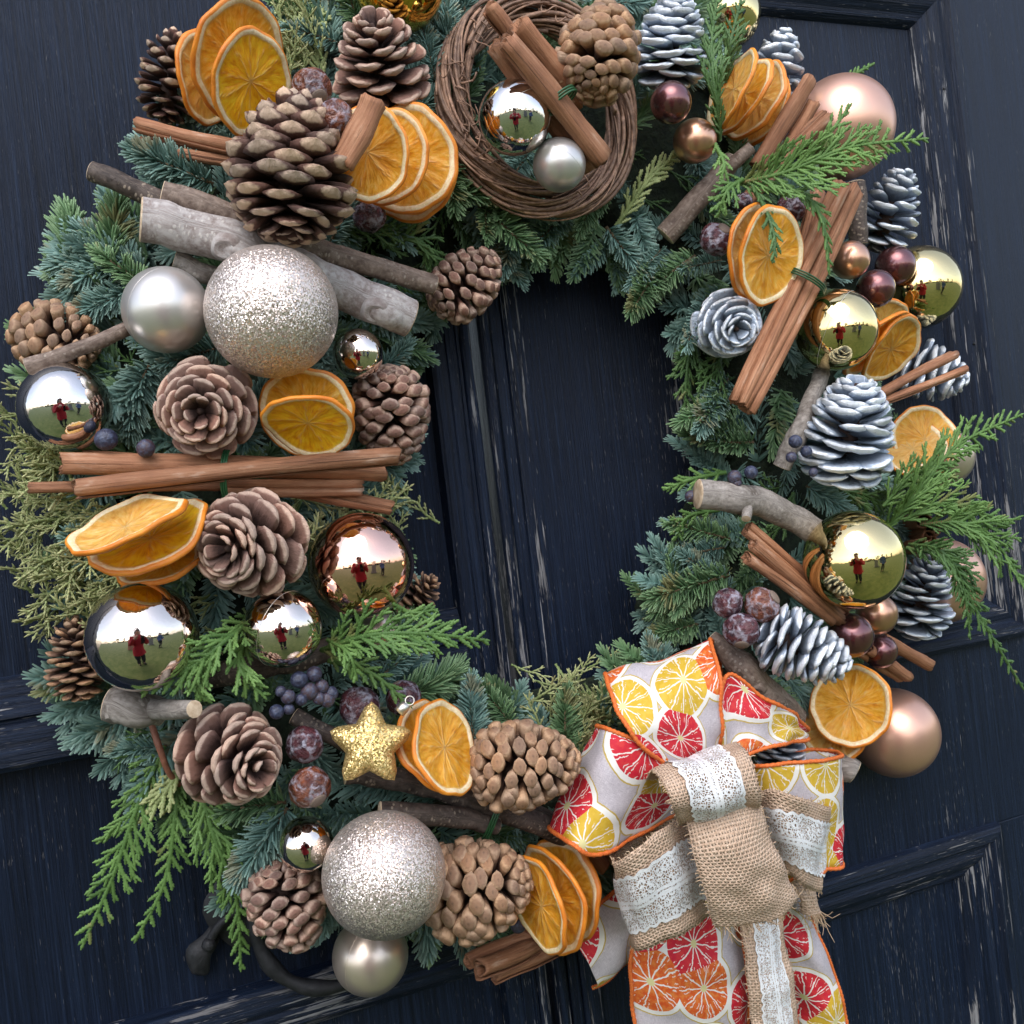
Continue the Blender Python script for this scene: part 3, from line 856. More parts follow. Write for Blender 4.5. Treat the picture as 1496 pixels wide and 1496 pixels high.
BA = [
 (583, -22, 62, 0.03, 'gold_deep', 'deep gold mirror bauble cut off by the top edge, left of the vine ring', 'the deep gold bauble', None),
 (752, 172, 52, 0.045, 'silver', 'silver mirror bauble inside the small vine ring', 'the silver vine-ring bauble', (0.62, 0.78, 0.12)),
 (817, 241, 38, 0.05, 'pearl', 'small matt pearl bauble inside the vine ring below the silver one', 'the matt pearl bauble', (-0.5, 0.8, 0.25)),
 (1062, 22, 46, -0.01, 'gold', 'gold mirror bauble behind cedar fronds at the top right', 'the top right gold bauble', None),
 (980, 150, 29, 0.04, 'plum', 'small plum-brown bauble to the right of the vine ring', 'the lone plum-brown bauble', None),
 (1015, 206, 31, 0.02, 'coppearl', 'small copper pearl bauble beside the vine ring, below a plum-brown one', 'the upper copper pearl bauble', None),
 (1230, 187, 71, 0.012, 'rose', 'large rose-gold satin bauble at the top right behind cinnamon and cedar', 'the upper rose-gold bauble', None),
 (1242, 380, 27, 0.03, 'coppearl', 'small copper pearl bauble beside the long tied cinnamon sticks', 'the middle copper pearl bauble', None),
 (1308, 389, 28, 0.02, 'plum', 'upper plum-brown bauble of the pair in front of a gold mirror bauble', 'the upper paired plum bauble', None),
 (1279, 422, 27, 0.032, 'plum', 'lower plum-brown bauble of the pair above a gold mirror bauble', 'the lower paired plum bauble', None),
 (1342, 420, 58, -0.005, 'gold', 'gold mirror bauble on the right outer edge behind two plum-brown baubles', 'the outer right gold bauble', None),
 (1222, 482, 58, 0.03, 'gold', 'gold mirror bauble touching the tied cinnamon sticks and a dried orange', 'the middle right gold bauble', (0.80, 0.42, 0.42)),
 (243, 453, 61, 0.03, 'pearl', 'pearl-grey satin bauble left of the large glitter ball on branches', 'the pearl-grey satin bauble', (0.78, 0.35, 0.55)),
 (397, 456, 95, 0.045, 'glitter', 'largest champagne glitter ball resting on the grey branches at upper left', 'the upper glitter ball', None),
 (95, 595, 63, 0.03, 'silver', 'dark silver mirror bauble on the left outer edge below a pine cone', 'the left edge silver bauble', None),
 (523, 517, 37, 0.03, 'bronze', 'small silver mirror bauble right of the large glitter ball', 'the small upper silver bauble', None),
 (528, 826, 78, 0.04, 'copper', 'large rose-copper mirror bauble below the horizontal cinnamon bundle', 'the copper mirror bauble', None),
 (208, 930, 78, 0.04, 'bronze', 'largest silver mirror bauble at lower left under an orange slice fan', 'the largest silver bauble', None),
 (413, 918, 57, 0.035, 'bronze', 'medium silver mirror bauble between a pine cone and cedar at lower left', 'the medium silver bauble', (0.82, 0.25, 0.35)),
 (555, 922, 28, 0.01, 'champ', 'small champagne bauble half hidden by cedar under the copper mirror bauble', None, None),
 (1247, 818, 71, 0.045, 'gold', 'largest gold mirror bauble at the right beside a thick branch', 'the largest gold bauble', None),
 (1374, 848, 60, -0.002, 'rose', 'rose-gold bauble behind a silver cone and drooping cedar at the right', 'the half hidden rose-gold bauble', None),
 (1281, 897, 29, 0.04, 'coppearl', 'small copper pearl bauble under the largest gold mirror bauble', 'the lower copper pearl bauble', None),
 (1243, 928, 32, 0.045, 'plum', 'larger plum-brown bauble beside a tilted silver cone at lower right', 'the larger low plum bauble', None),
 (1285, 951, 25, 0.042, 'plum', 'smaller plum-brown bauble above dried orange slices at lower right', 'the smaller low plum bauble', None),
 (1306, 1070, 62, 0.0, 'rose', 'lowest rose-gold satin bauble behind orange slices at the bottom right', 'the lowest rose-gold bauble', None),
 (447, 1233, 39, 0.03, 'bronze', 'small silver mirror bauble left of the lower glitter ball', 'the small low silver bauble', None),
 (561, 1277, 88, 0.05, 'glitter', 'lower champagne glitter ball at the bottom of the wreath', 'the lower glitter ball', None),
 (541, 1396, 53, 0.025, 'champ', 'lowest champagne satin bauble hanging under the lower glitter ball', 'the lowest champagne bauble', (0.92, 0.12, 0.55)),
 (1380, 668, 40, -0.005, 'champ', 'brass-coloured bauble almost hidden behind a dried orange slice at the right edge', None, None),
]
for b in BA:
    bauble(b[0], b[1], b[2], b[3], M[b[4]], b[5], b[6], b[7])
_b = bauble(1222, 900, 17, 0.02, M['plum'], 'tiny dark plum bauble peeping out under the largest gold mirror bauble', None)

# ------------------------------------------------------------------ pine cones
def scale_mesh(name, style, var):
    rg = np.random.default_rng(var * 17 + 5)
    U = [0, .22, .45, .65, .80, .90, .965, 1.0]
    if style == 'petal':     # thin rounded scale with a pale lip
        W = [.08, .13, .20, .265, .285, .26, .19, .08]; TOP = [.02, .03, .045, .06, .075, .075, .055, .01]; BOT = [.02, .035, .05, .075, .10, .10, .075, .01]
        C = [0, 0, .005, .02, .035, .045, .05, .05]
    elif style == 'point':   # thick wedge with a rhombic pointed end
        W = [.07, .12, .20, .28, .31, .24, .12, .03]; TOP = [.02, .03, .045, .06, .06, .045, .03, .01]; BOT = [.02, .03, .045, .065, .09, .085, .05, .01]
        C = [0, 0, 0, .01, .015, .03, .045, .055]
    else:                    # knob: blunt thick end
        W = [.07, .11, .17, .235, .27, .28, .262, .17]; TOP = [.02, .03, .045, .07, .095, .105, .095, .05]; BOT = [.02, .04, .055, .085, .12, .13, .118, .06]
        C = [0, 0, 0, 0, 0, 0, 0, 0]
    V, E_ = [], []
    sk = rg.normal(0, .03)
    for u, w, t, b, c in zip(U, W, TOP, BOT, C):
        w *= 1 + rg.normal(0, .05)
        for (y, z) in (((-1, 0), (-.62, .85), (0, .7), (.62, .85), (1, 0), (.62, -.8), (0, -1.15), (-.62, -.8)) if style != 'knob' else ((-1, 0), (-.66, .72), (0, 1.1), (.66, .72), (1, 0), (.66, -.72), (0, -1.1), (-.66, -.72))):
            zz = z * (t if z > 0 else b)
            lift = 0.10 * w * y * y if style == 'petal' else 0
            V.append((u, y * w + sk * u * u, c + zz + lift))
            e = np.clip((u - .25) / .75, 0, 1) ** 1.3
            if style == 'petal':
                e = .62 * e + (0.38 if (u > .88 and z <= .1) or u > .96 else (.12 if abs(y) > .9 and u > .6 else 0)) - (0.1 if z > 0 and u < .8 else 0)
            elif style == 'point':
                e = (1.0 if u > .89 and z <= -.5 else (0.8 if u > .95 else (.55 if u > .89 or (u > .79 and z < -1) else .40 * e)))
            else:
                e = (0.62 if u > .99 else 0.90 if u > .79 else .5 * e)
            E_.append(e)
    n = len(U)
    F = [(i * 8 + k, i * 8 + (k + 1) % 8, (i + 1) * 8 + (k + 1) % 8, (i + 1) * 8 + k) for i in range(n - 1) for k in range(8)]
    V.append((1.0 + (.02 if style == 'point' else .005), sk, C[-1])); E_.append(0.8 if style == 'knob' else .95)
    F3 = [((n - 1) * 8 + k, (n - 1) * 8 + (k + 1) % 8, n * 8) for k in range(8)]
    if style == 'knob':
        V.append((1.022, sk, -.01)); E_.append(0.22)
        F3 += []
    me = mesh_np(name, V[:n * 8 + 1] if style != 'knob' else V[:n * 8] + [V[-1]], F, F3)
    vattr(me, 'edge', E_[:n * 8 + 1] if style != 'knob' else E_[:n * 8] + [E_[-1]])
    me.materials.append(M['cone_brown'])
    return me
SCALES = {s: [scale_mesh('cone_scale', s, k) for k in range(4)] for s in ('petal', 'point', 'knob')}

def interp(t, xs_, ys_):
    return float(np.interp(t, xs_, ys_))

CB_, CT, CD, CS = M['cone_brown'], M['cone_tan'], M['cone_dark'], M['cone_silver']

def cone(cx, cy, length, width, axis, toward, style, mat, label, short, dz=0.0, N=None, h=None, basal=0.35, opened=1.0):
    """axis: image direction from base to tip; toward: part of the axis towards the viewer"""
    p0 = P(cx, cy, ringh(cx, cy)); s = mpp(p0)
    hh = (ringh(cx, cy) + 0.35 * width * s * .5 + dz) if h is None else h
    p = P(cx, cy, hh); s = mpp(p)
    L, Rm = length * s, width * s * .5
    A = imgdir(axis[0], axis[1], toward / max(1e-6, math.sqrt(max(1e-6, 1 - toward * toward))) * math.hypot(*axis)) if abs(toward) < .999 else imgdir(0, 0, toward)
    FOOT.append((cx, cy, (length + width) * .22))
    o = thing('pine_cone', label, 'pine cone', p)
    q = A.to_track_quat('Z', 'Y')
    e1, e2 = q @ Vector((1, 0, 0)), q @ Vector((0, 1, 0))
    z = np.linspace(-.46, .42, 10)
    path = np.array([A * (k * L) for k in z])
    V, F4, F3 = tube(path, Rm * np.interp(z, [-.46, -.3, .1, .42], [.12, .26, .2, .04]), 10)
    ob('core', mesh_np('core', V, F4, F3), M['wood_core'], o)
    N = N or 84
    ph0 = random.uniform(0, 6.28)
    closed = style == 'knob'
    for i in range(N):
        t = (i + .5) / N
        if style == 'petal': t = t * .955
        zt = interp(t, [0, .25, .6, 1], [-.47, -.30, .04, .40])
        if closed:
            th = interp(t, [0, .15, .35, .6, .8, 1], [172, 138, 105, 88, 66, 16])
            ln = interp(t, [0, .12, .3, .55, .8, 1], [.26, .60, .98, 1.0, .78, .5])
        else:
            if style == 'petal':
                th = interp(t, [0, .1, .25, .5, .65, .8, .92, 1], [158, 120, 98, 72, 60, 49, 38, 16])
                ln = interp(t, [0, .1, .25, .5, .65, .8, .92, 1], [.36, .76, 1.0, .90, .80, .68, .54, .42])
            else:
                th = interp(t, [0, .12, .3, .55, .8, 1], [160, 124, 100, 84, 64, 20])
                ln = interp(t, [0, .12, .3, .5, .8, 1], [.34, .72, 1.0, 1.0, .78, .55])
        th = 90 + (th - 90) * opened if th < 90 else th
        th = R_(th + random.gauss(0, 3.5))
        ph = ph0 + i * 2.399963 + random.gauss(0, .06)
        rad = e1 * math.cos(ph) + e2 * math.sin(ph)
        d = (A * math.cos(th) + rad * math.sin(th)).normalized()
        up = (A * math.sin(th) - rad * math.cos(th)).normalized()
        if random.random() < .5: up = (up + rad.cross(A) * random.gauss(0, .12)).normalized()
        yv = up.cross(d).normalized(); up = d.cross(yv)
        sc = Rm * ln * random.uniform(.95, 1.05)
        if closed: wz = interp(t, [0, .1, .3, 1], [1.25, 1.05, .92, .92])
        else: wz = interp(t, [0, .1, .3, .8, 1], [1.3, 1.15, 1.05, .95, .7])
        if style == 'petal': wz *= 1.5 if mat is CS else 1.08
        c = bpy.data.objects.new('cone_scale', SCALES[style][i % 4])
        m3 = Matrix((d * sc, yv * sc * wz * (.84 if closed else 1.0), up * sc * (wz * 1.32 if closed else 1.0))).transposed()
        c.matrix_local = Matrix.Translation(A * (zt * L * (.82 if True else 1))) @ m3.to_4x4()
        c.parent = o
        COL.objects.link(c)
        c.material_slots[0].link = 'OBJECT'; c.material_slots[0].material = mat
    if short: ANCH.append((cx, cy, short))
    return o

cone(248, 112, 130, 100, (0.1, -1), 0.05, 'point', CD, 'dark open pine cone at the top left behind dried orange slices', 'the top left dark cone', 0.022, 56, opened=1.1)
cone(426, 245, 188, 196, (0.02, -1), -0.04, 'point', CD, 'biggest pine cone, dark with pale pointed scale tips, standing upright', 'the biggest pine cone', 0.05, 104)
cone(554, 92, 135, 150, (-0.1, -0.75), 0.76, 'petal', CB_, 'open brown pine cone facing out beside the deep gold bauble', 'the top brown cone', 0.03, 66)
cone(876, 72, 150, 125, (0.25, -1), -0.35, 'knob', CT, 'tan knobbly pine cone inside the top right of the vine ring', 'the vine-ring cone', 0.055, 130)
cone(980, 58, 122, 118, (0.05, -1), 0.42, 'petal', CS, 'large silver-painted cone to the right of the vine ring', 'the top silver cone', 0.035, 74)
cone(1137, 92, 105, 82, (0.15, -1), 0.05, 'petal', CS, 'silver-painted cone above the rose-gold bauble behind orange slices', 'the upper small silver cone', 0.008, 46)
cone(1300, 303, 125, 96, (0.30, -1), 0.25, 'petal', CS, 'silver-painted cone at the right edge above the plum-brown pair of baubles', 'the right edge silver cone', 0.012, 44)
cone(1066, 476, 80, 104, (0.1, 0.25), 0.93, 'petal', CS, 'small round silver cone facing out on the inner right edge', 'the small round silver cone', 0.02, 48)
cone(1364, 546, 96, 92, (0.7, 0.25), 0.15, 'petal', CS, 'silver-painted cone behind two thin cinnamon sticks at the right edge', None, 0.0, 46)
cone(1240, 626, 160, 142, (0.06, -1), 0.34, 'petal', CS, 'largest silver-painted cone standing upright beside an orange slice at right', 'the largest silver cone', 0.045, 76)
cone(1350, 866, 140, 94, (0.12, -1), 0.25, 'petal', CS, 'upright silver cone right of the largest gold mirror bauble', 'the upright silver cone', 0.025, 64)
cone(1178, 950, 140, 112, (1, 0.45), 0.20, 'petal', CS, 'silver cone tilted to the lower right above the ribbon bow', 'the tilted silver cone', 0.06, 66)
cone(682, 412, 118, 98, (0.75, -0.75), -0.25, 'knob', CB_, 'reddish knobbly pine cone at the branch ends on the inner left edge', 'the inner edge cone', 0.028, 104)
cone(86, 496, 112, 112, (0.8, 0.15), 0.1, 'knob', CT, 'tan pine cone lying sideways on the left outer edge', 'the left edge tan cone', 0.012, 110)
cone(300, 598, 100, 152, (0.05, 0.1), 0.98, 'petal', CB_, 'rosette-like brown pine cone facing out under the pearl-grey satin bauble', 'the upper rosette cone', 0.035, 60)
cone(572, 610, 140, 116, (0.05, 1), -0.45, 'knob', CB_, 'brown pine cone with its closed base up, above the cinnamon ends', 'the inner brown cone', 0.02, 130)
cone(360, 795, 112, 170, (-0.35, 0.12), 0.92, 'petal', CB_, 'rosette-like brown pine cone facing out below the horizontal cinnamon bundle', 'the lower rosette cone', 0.04, 68)
cone(607, 872, 80, 70, (0.6, -0.6), 0.2, 'point', CT, 'small pine cone mostly hidden behind the copper mirror bauble', None, 0.018, 60)
cone(112, 962, 120, 92, (-0.1, -1), 0.0, 'point', CT, 'light brown pine cone at the left edge beside the largest silver bauble', 'the left lower cone', 0.015, 80)
cone(343, 1108, 132, 158, (0.6, 0.05), 0.66, 'petal', CB_, 'wide brown pine cone facing right beside two chestnuts at lower left', 'the lower left cone', 0.04, 66)
cone(768, 1117, 150, 132, (1, -0.05), -0.1, 'knob', CT, 'tan knobbly pine cone lying sideways between orange slices and the bow', 'the tan cone by the bow', 0.04, 140)
cone(698, 1298, 135, 150, (1, -0.25), 0.1, 'knob', CT, 'tan knobbly pine cone right of the lower glitter ball', 'the tan cone by the glitter ball', 0.035, 140)
cone(421, 1324, 130, 118, (0.3, 1), -0.2, 'knob', CB_, 'brown pine cone left of the lower glitter ball under a silver bauble', 'the bottom left cone', 0.02, 112)
cone(1142, 1092, 70, 78, (0.1, -1), 0.2, 'petal', CS, 'silver cone mostly hidden between the ribbon loops', None, 0.03, 60)

# ------------------------------------------------------------------ dried orange slices
def orange(cx, cy, R, ratio, ang, dz, label, short=None, kind='flesh', bend=0.25, h=None, seed=None):
    rg = np.random.default_rng(seed if seed is not None else int(cx * 7 + cy))
    hh = ringh(cx, cy) + 0.02 + dz if h is None else h
    p = P(cx, cy, hh)
    Rm = R * mpp(p)
    view = (CAM_POS - p).normalized()
    sid = imgdir(math.cos(R_(ang)), math.sin(R_(ang)))
    sid = (sid - view * sid.dot(view)).normalized()
    nrm = (view * ratio + sid * math.sqrt(max(0, 1 - ratio * ratio))).normalized()
    maj = nrm.cross(view)
    maj = sid.cross(view).normalized() if maj.length < .05 else maj.normalized()
    yv = nrm.cross(maj)
    FOOT.append((cx, cy, R * .7))
    o = thing('dried_orange_slice', label, 'orange slice', p)
    o.matrix_world = Matrix.Translation(p) @ Matrix((maj, yv, nrm)).transposed().to_4x4()
    th_ = 0.034 * R * mpp(p) + 0.0006
    na_ = 120
    a_ = np.arange(na_) / na_ * 2 * np.pi
    pr = rg.normal(0, 1, 6)
    rim = 1 + .026 * pr[0] * np.cos(2 * a_ + pr[1]) + .018 * np.cos(3 * a_ + pr[2]) + .012 * np.cos(7 * a_ + pr[3]) + .007 * np.cos(13 * a_ + pr[4])
    bdir = rg.uniform(0, np.pi); b1 = bend * rg.uniform(.6, 1.1); b2 = .09 * rg.normal()
    def warp(x, y):
        q = x * np.cos(bdir) + y * np.sin(bdir); w = -x * np.sin(bdir) + y * np.cos(bdir)
        return Rm * (b1 * (q * q - .25) * .55 + b2 * w ** 3 + .035 * np.sin(5 * q + pr[4]) * w + .012 * np.sin(9 * w + pr[2]))
    # rind: closed profile ring
    prof = [(.84, .45), (.872, .9), (.91, 1.05), (.95, 1.0), (.985, .7), (1.0, 0.0), (.985, -.7), (.95, -1.0), (.91, -1.05), (.872, -.9), (.84, -.45)]
    V, RR = [], []
    for r, z in prof:
        x, y = r * rim * np.cos(a_), r * rim * np.sin(a_)
        jit = rg.normal(0, .05, na_)
        V.append(np.stack([x * Rm, y * Rm, warp(x, y) + (z + jit * (abs(z) > .5)) * th_], 1)); RR.append(np.full(na_, r))
    m = len(prof)
    i = np.arange(m - 1)[:, None] * na_; k = np.arange(na_)[None, :]; kn = (k + 1) % na_
    F = np.stack([i + k, i + kn, i + na_ + kn, i + na_ + k], -1).reshape(-1, 4)[:, ::-1]
    me = mesh_np('rind', np.vstack(V), F); vattr(me, 'rr', np.concatenate(RR))
    ob('rind', me, M['rind'], o)
    # flesh: two faces with raised membranes between sunken segments
    ns = int(rg.integers(9, 12)); cen = rg.normal(0, .035, 2); a0 = rg.uniform(0, 6.28)
    edges = np.sort((np.arange(ns) + rg.uniform(-.22, .22, ns)) / ns * 2 * np.pi + a0)
    rs = np.array([0.0, .03, .07, .13, .2, .28, .37, .46, .55, .64, .73, .81, .855])
    V, MM, PP, F4, F3 = [], [], [], [], []
    for side in (1, -1):
        base = sum(len(v) for v in V)
        for r in rs:
            x = r * rim * np.cos(a_) + cen[0] * (1 - r); y = r * rim * np.sin(a_) + cen[1] * (1 - r)
            aw = a_ + .10 * np.sin(r * 9 + a_ * 3 + pr[5]) * r + .05 * np.sin(r * 23 + a_ * 11)
            da = np.min(np.abs((aw[:, None] - edges[None, :] + np.pi) % (2 * np.pi) - np.pi), 1)
            arcd = da * r
            mem = np.clip(1 - arcd / .020, 0, 1)
            mem = np.maximum(mem, np.clip((r - .83) / .03, 0, 1)); mem = np.maximum(mem, np.clip(1 - r / .07, 0, 1))
            sink = np.clip(arcd / .16, 0, 1)
            z = side * th_ * (.62 - .55 * sink * (1 - np.clip((r - .7) / .1, 0, 1))) + rg.normal(0, .03, na_) * th_
            V.append(np.stack([x * Rm, y * Rm, warp(x, y) + z], 1)); MM.append(mem * .95)
            PP.append(np.stack([np.cos(a_) * 9 + pr[0] * 5, np.sin(a_) * 9 + pr[1] * 5, np.full(na_, r * 4.5)], 1))
        i = np.arange(len(rs) - 1)[:, None] * na_ + base
        f = np.stack([i + k, i + na_ + k, i + na_ + kn, i + kn], -1).reshape(-1, 4)
        F4.append(f if side > 0 else f[:, ::-1])
    me = mesh_np('flesh', np.vstack(V), np.vstack(F4)); vattr(me, 'mem', np.concatenate(MM)); vattr(me, 'pol', np.vstack(PP), 'FLOAT_VECTOR')
    ob('flesh', me, M[kind], o)
    if short: ANCH.append((cx, cy, short))
    return o

orange(302, 112, 66, .62, 12, 0.012, 'palest slice at the back left of the top left dried orange trio', None, 'flesh_pale')
orange(347, 84, 86, .72, 22, 0.028, 'largest and highest slice of the top left dried orange trio', 'the top left oranges', 'flesh')
orange(366, 121, 76, .72, 24, 0.05, 'front slice of the top left dried orange trio, bright yellow inside', None, 'flesh_deep')
orange(600, 246, 78, .86, 200, 0.004, 'hindmost slice of the dried orange stack beside the vine ring', None, 'flesh')
orange(594, 234, 79, .86, 205, 0.018, 'widest slice of the dried orange stack beside the vine ring', 'the upper orange stack', 'flesh')
orange(564, 231, 70, .88, 205, 0.032, 'middle slice of the dried orange stack beside the vine ring', None, 'flesh')
orange(538, 225, 68, .92, 195, 0.046, 'front slice of the dried orange stack, touching the biggest pine cone', None, 'flesh')
orange(1112, 160, 54, .62, 214, -0.002, 'lowest and most open slice of the top right dried orange fan', 'the top right orange fan', 'flesh_pale', .2)
orange(1103, 149, 60, .44, 212, 0.010, 'third slice from the left in the top right dried orange fan', None, 'flesh_pale', .2)
orange(1086, 141, 60, .40, 211, 0.022, 'second slice from the left in the top right dried orange fan', None, 'flesh', .2)
orange(1070, 132, 58, .36, 210, 0.034, 'leftmost slice of the top right dried orange fan beside cedar', None, 'flesh_pale', .2)
orange(1104, 368, 70, .60, 4, 0.016, 'rear slice of the dried orange pair under cedar at right', None, 'flesh_pale', .26)
orange(1124, 373, 71, .64, 6, 0.034, 'front slice of the dried orange pair lying beside tied cinnamon sticks', 'the right orange pair', 'flesh', .26)
orange(1290, 478, 44, .7, 30, 0.0, 'rear slice of the dried orange group below the outer gold bauble', None, 'flesh_pale', .3)
orange(1282, 503, 62, .40, 38, 0.038, 'middle slice with its peel showing, right of the middle gold bauble', None, 'flesh', .26)
orange(1302, 509, 58, .44, 38, 0.056, 'front slice of the dried orange group left of a silver cone', 'the outer right oranges', 'flesh', .26)
orange(1334, 656, 52, .80, -45, 0.012, 'rear slice of the dried orange pair beside the largest silver cone', None, 'flesh_pale', .3)
orange(1352, 640, 51, .86, -40, 0.03, 'front slice of the dried orange pair beside the largest silver cone', 'the right edge oranges', 'flesh', .3)
orange(447, 600, 68, .92, 120, 0.02, 'rear slice of the dried orange pair below the upper glitter ball', None, 'flesh', .2)
orange(450, 619, 68, .62, 102, 0.048, 'front slice of the dried orange pair below the upper glitter ball', 'the left orange pair', 'flesh_deep', .3)
orange(246, 812, 80, .40, 243, 0.01, 'lowest slice of the dried orange fan at left below the cinnamon', None, 'flesh', .26)
orange(220, 786, 92, .36, 242, 0.028, 'middle slice of the left dried orange fan with broad red-orange peel', 'the left orange fan', 'flesh_deep', .26)
orange(186, 766, 88, .30, 238, 0.052, 'topmost slice of the dried orange fan at left below the cinnamon', None, 'flesh_pale', .26)
orange(630, 1090, 70, .58, -22, 0.022, 'rear slice of the dried orange pair beside the gold star', None, 'flesh', .26)
orange(650, 1094, 72, .62, -22, 0.04, 'front slice of the dried orange pair beside the gold star', 'the lower orange pair', 'flesh', .3)
orange(826, 1301, 76, .52, 155, 0.022, 'rightmost slice of the bottom dried orange fan touching the ribbon', None, 'flesh', .3)
orange(808, 1311, 78, .52, 158, 0.038, 'middle slice of the bottom dried orange fan', 'the bottom orange fan', 'flesh', .3)
orange(789, 1323, 72, .48, 160, 0.054, 'leftmost slice of the bottom dried orange fan beside a tan cone', None, 'flesh', .26)
orange(1222, 1056, 58, .85, 210, 0.03, 'rear slice of the dried orange pair above the bow at lower right', None, 'flesh_pale', .3)
orange(1243, 1030, 61, .95, 200, 0.046, 'front slice of the dried orange pair under the tilted silver cone', 'the lower right oranges', 'flesh', .3)

# ------------------------------------------------------------------ cinnamon sticks
def quill_section(a, single):
    th_ = .20 * a
    def spiral(cxn, sgn, turns):
        t = np.linspace(0, turns * 2 * np.pi, 22)
        r = a * (1 - .62 * t / t[-1])
        return np.stack([cxn + sgn * r * np.sin(t), -r * np.cos(t)], 1)
    if single:
        t = np.linspace(0, 1.7 * 2 * np.pi, 34)
        r = a * 1.25 * (1 - .55 * t / t[-1])
        c = np.stack([r * np.sin(t), -r * np.cos(t)], 1)
    else:
        rgt = spiral(.62 * a, 1, 1.3)
        lft = spiral(-.62 * a, -1, 1.15)
        c = np.vstack([lft[::-1], rgt])
    d = np.gradient(c, axis=0); d /= np.linalg.norm(d, axis=1)[:, None] + 1e-9
    nn = np.stack([-d[:, 1], d[:, 0]], 1)
    return np.vstack([c + nn * th_ * .5, (c - nn * th_ * .5)[::-1]])

def cinnamon(p0, p1, rpx, h0, h1, label, short=None, single=None, group=None, bow=None):
    a, b = P(*p0, h0), P(*p1, h1)
    loc = (a + b) / 2
    rm = rpx * mpp(loc)
    for f_ in np.linspace(0.02, .98, 9): FOOT.append((p0[0] + (p1[0] - p0[0]) * f_, p0[1] + (p1[1] - p0[1]) * f_, rpx + 12))
    single = random.random() < .35 if single is None else single
    sec = quill_section(rm * (.72 if single else .66), single)
    n = 16
    ln = (b - a).length
    t = np.linspace(0, 1, n)
    A_, B_ = np.array(a - loc), np.array(b - loc)
    path = A_[None] * (1 - t)[:, None] + B_[None] * t[:, None]
    side = np.cross(B_ - A_, (0, 1, 0)); side /= np.linalg.norm(side) + 1e-9
    bw = (random.gauss(0, .010) if bow is None else bow) * ln
    path += side[None] * (bw * np.sin(np.pi * t))[:, None] + np.array((0, 1, 0))[None] * (random.gauss(0, .006) * ln * np.sin(np.pi * t * 1.3))[:, None]
    T, N, Bn = frames(path)
    rot = random.uniform(0, 6.28)
    m = len(sec); V = np.empty((n, m, 3)); UV = np.empty((n, m, 2))
    per = np.concatenate([[0], np.cumsum(np.linalg.norm(np.diff(sec, axis=0), axis=1))]); sd = random.uniform(0, 9)
    for i in range(n):
        r_ = rot + .25 * (t[i] - .5)
        w = 1 + .05 * math.sin(t[i] * 9 + sd) + random.gauss(0, .012)
        x = sec[:, 0] * math.cos(r_) - sec[:, 1] * math.sin(r_); y = sec[:, 0] * math.sin(r_) + sec[:, 1] * math.cos(r_)
        V[i] = path[i] + (x * w)[:, None] * N[i] + (y * w)[:, None] * Bn[i]
        if i in (0, n - 1):   # ragged ends
            V[i] += T[i] * (rm * .16 * np.sin(np.arange(m) * .7 + sd) + np.random.default_rng(int(sd * 99) + i).normal(0, .06 * rm, m))[:, None]
        UV[i, :, 0] = per + sd; UV[i, :, 1] = t[i] * ln + sd
    i = np.arange(n - 1)[:, None] * m; k = np.arange(m)[None, :]; kn = (k + 1) % m
    F = np.stack([i + k, i + kn, i + m + kn, i + m + k], -1).reshape(-1, 4)
    hm = m // 2
    caps = []
    for e in (0, (n - 1) * m):
        for q in range(hm - 1):
            f = (e + q, e + q + 1, e + m - 2 - q, e + m - 1 - q)
            caps.append(f[::-1] if e == 0 else f)
    me = mesh_np('cinnamon_stick', V.reshape(-1, 3), np.vstack([F, caps]), smooth=True)
    uvset(me, UV.reshape(-1, 2))
    o = ob('cinnamon_stick', me, M['cinnamon'], None, loc)
    tag(o, label, 'cinnamon stick', group)
    if short: ANCH.append(((p0[0] + p1[0]) / 2, (p0[1] + p1[1]) / 2, short))
    return o

cinnamon((200, 181), (352, 216), 13, .055, .075, 'upper cinnamon stick sticking out left of the biggest pine cone', 'the top left cinnamon', True)
cinnamon((192, 213), (352, 238), 10, .055, .07, 'lower front cinnamon stick sticking out left of the biggest pine cone', None, True)
cinnamon((207, 205), (352, 228), 8, .045, .062, 'thin cinnamon stick wedged between two others left of the biggest cone', None, True)
cinnamon((546, 148), (500, 240), 19, .158, .150, 'short cinnamon stick standing in front of the upper orange stack', None, False)
cinnamon((738, 58), (880, 232), 19, .150, .125, 'front cinnamon stick tied with green wire in the vine ring', 'the vine-ring cinnamon', False)
cinnamon((722, 66), (860, 245), 18, .135, .11, 'left cinnamon stick under the front one in the vine ring', None, True)
cinnamon((758, 36), (850, 150), 19, .132, .115, 'right cinnamon stick behind the front one in the vine ring', None, True)
cinnamon((715, 10), (765, 75), 15, .12, .11, 'hindmost cinnamon stick at the upper rim of the vine ring', None, True)
cinnamon((1183, 116), (1105, 245), 12, .09, .075, 'leftmost of three cinnamon sticks leaning on the upper rose-gold bauble', None, False)
cinnamon((1188, 150), (1122, 262), 11, .085, .07, 'middle of three cinnamon sticks leaning on the upper rose-gold bauble', None, True)
cinnamon((1208, 168), (1085, 300), 12, .105, .08, 'rightmost of three cinnamon sticks leaning on the upper rose-gold bauble', 'the upper right cinnamon', False)
cinnamon((1252, 277), (1092, 598), 14, .11, .105, 'right-hand long cinnamon stick of the tied upright bundle at right', 'the tied right cinnamon', False)
cinnamon((1230, 268), (1078, 588), 13, .112, .105, 'left-hand long cinnamon stick of the tied upright bundle at right', None, False)
cinnamon((1196, 280), (1100, 580), 12, .09, .088, 'hindmost cinnamon stick of the tied upright bundle at right', None, True)
cinnamon((1283, 576), (1392, 518), 10, .10, .088, 'upper cinnamon stick in front of the outer silver cone at right', None, False)
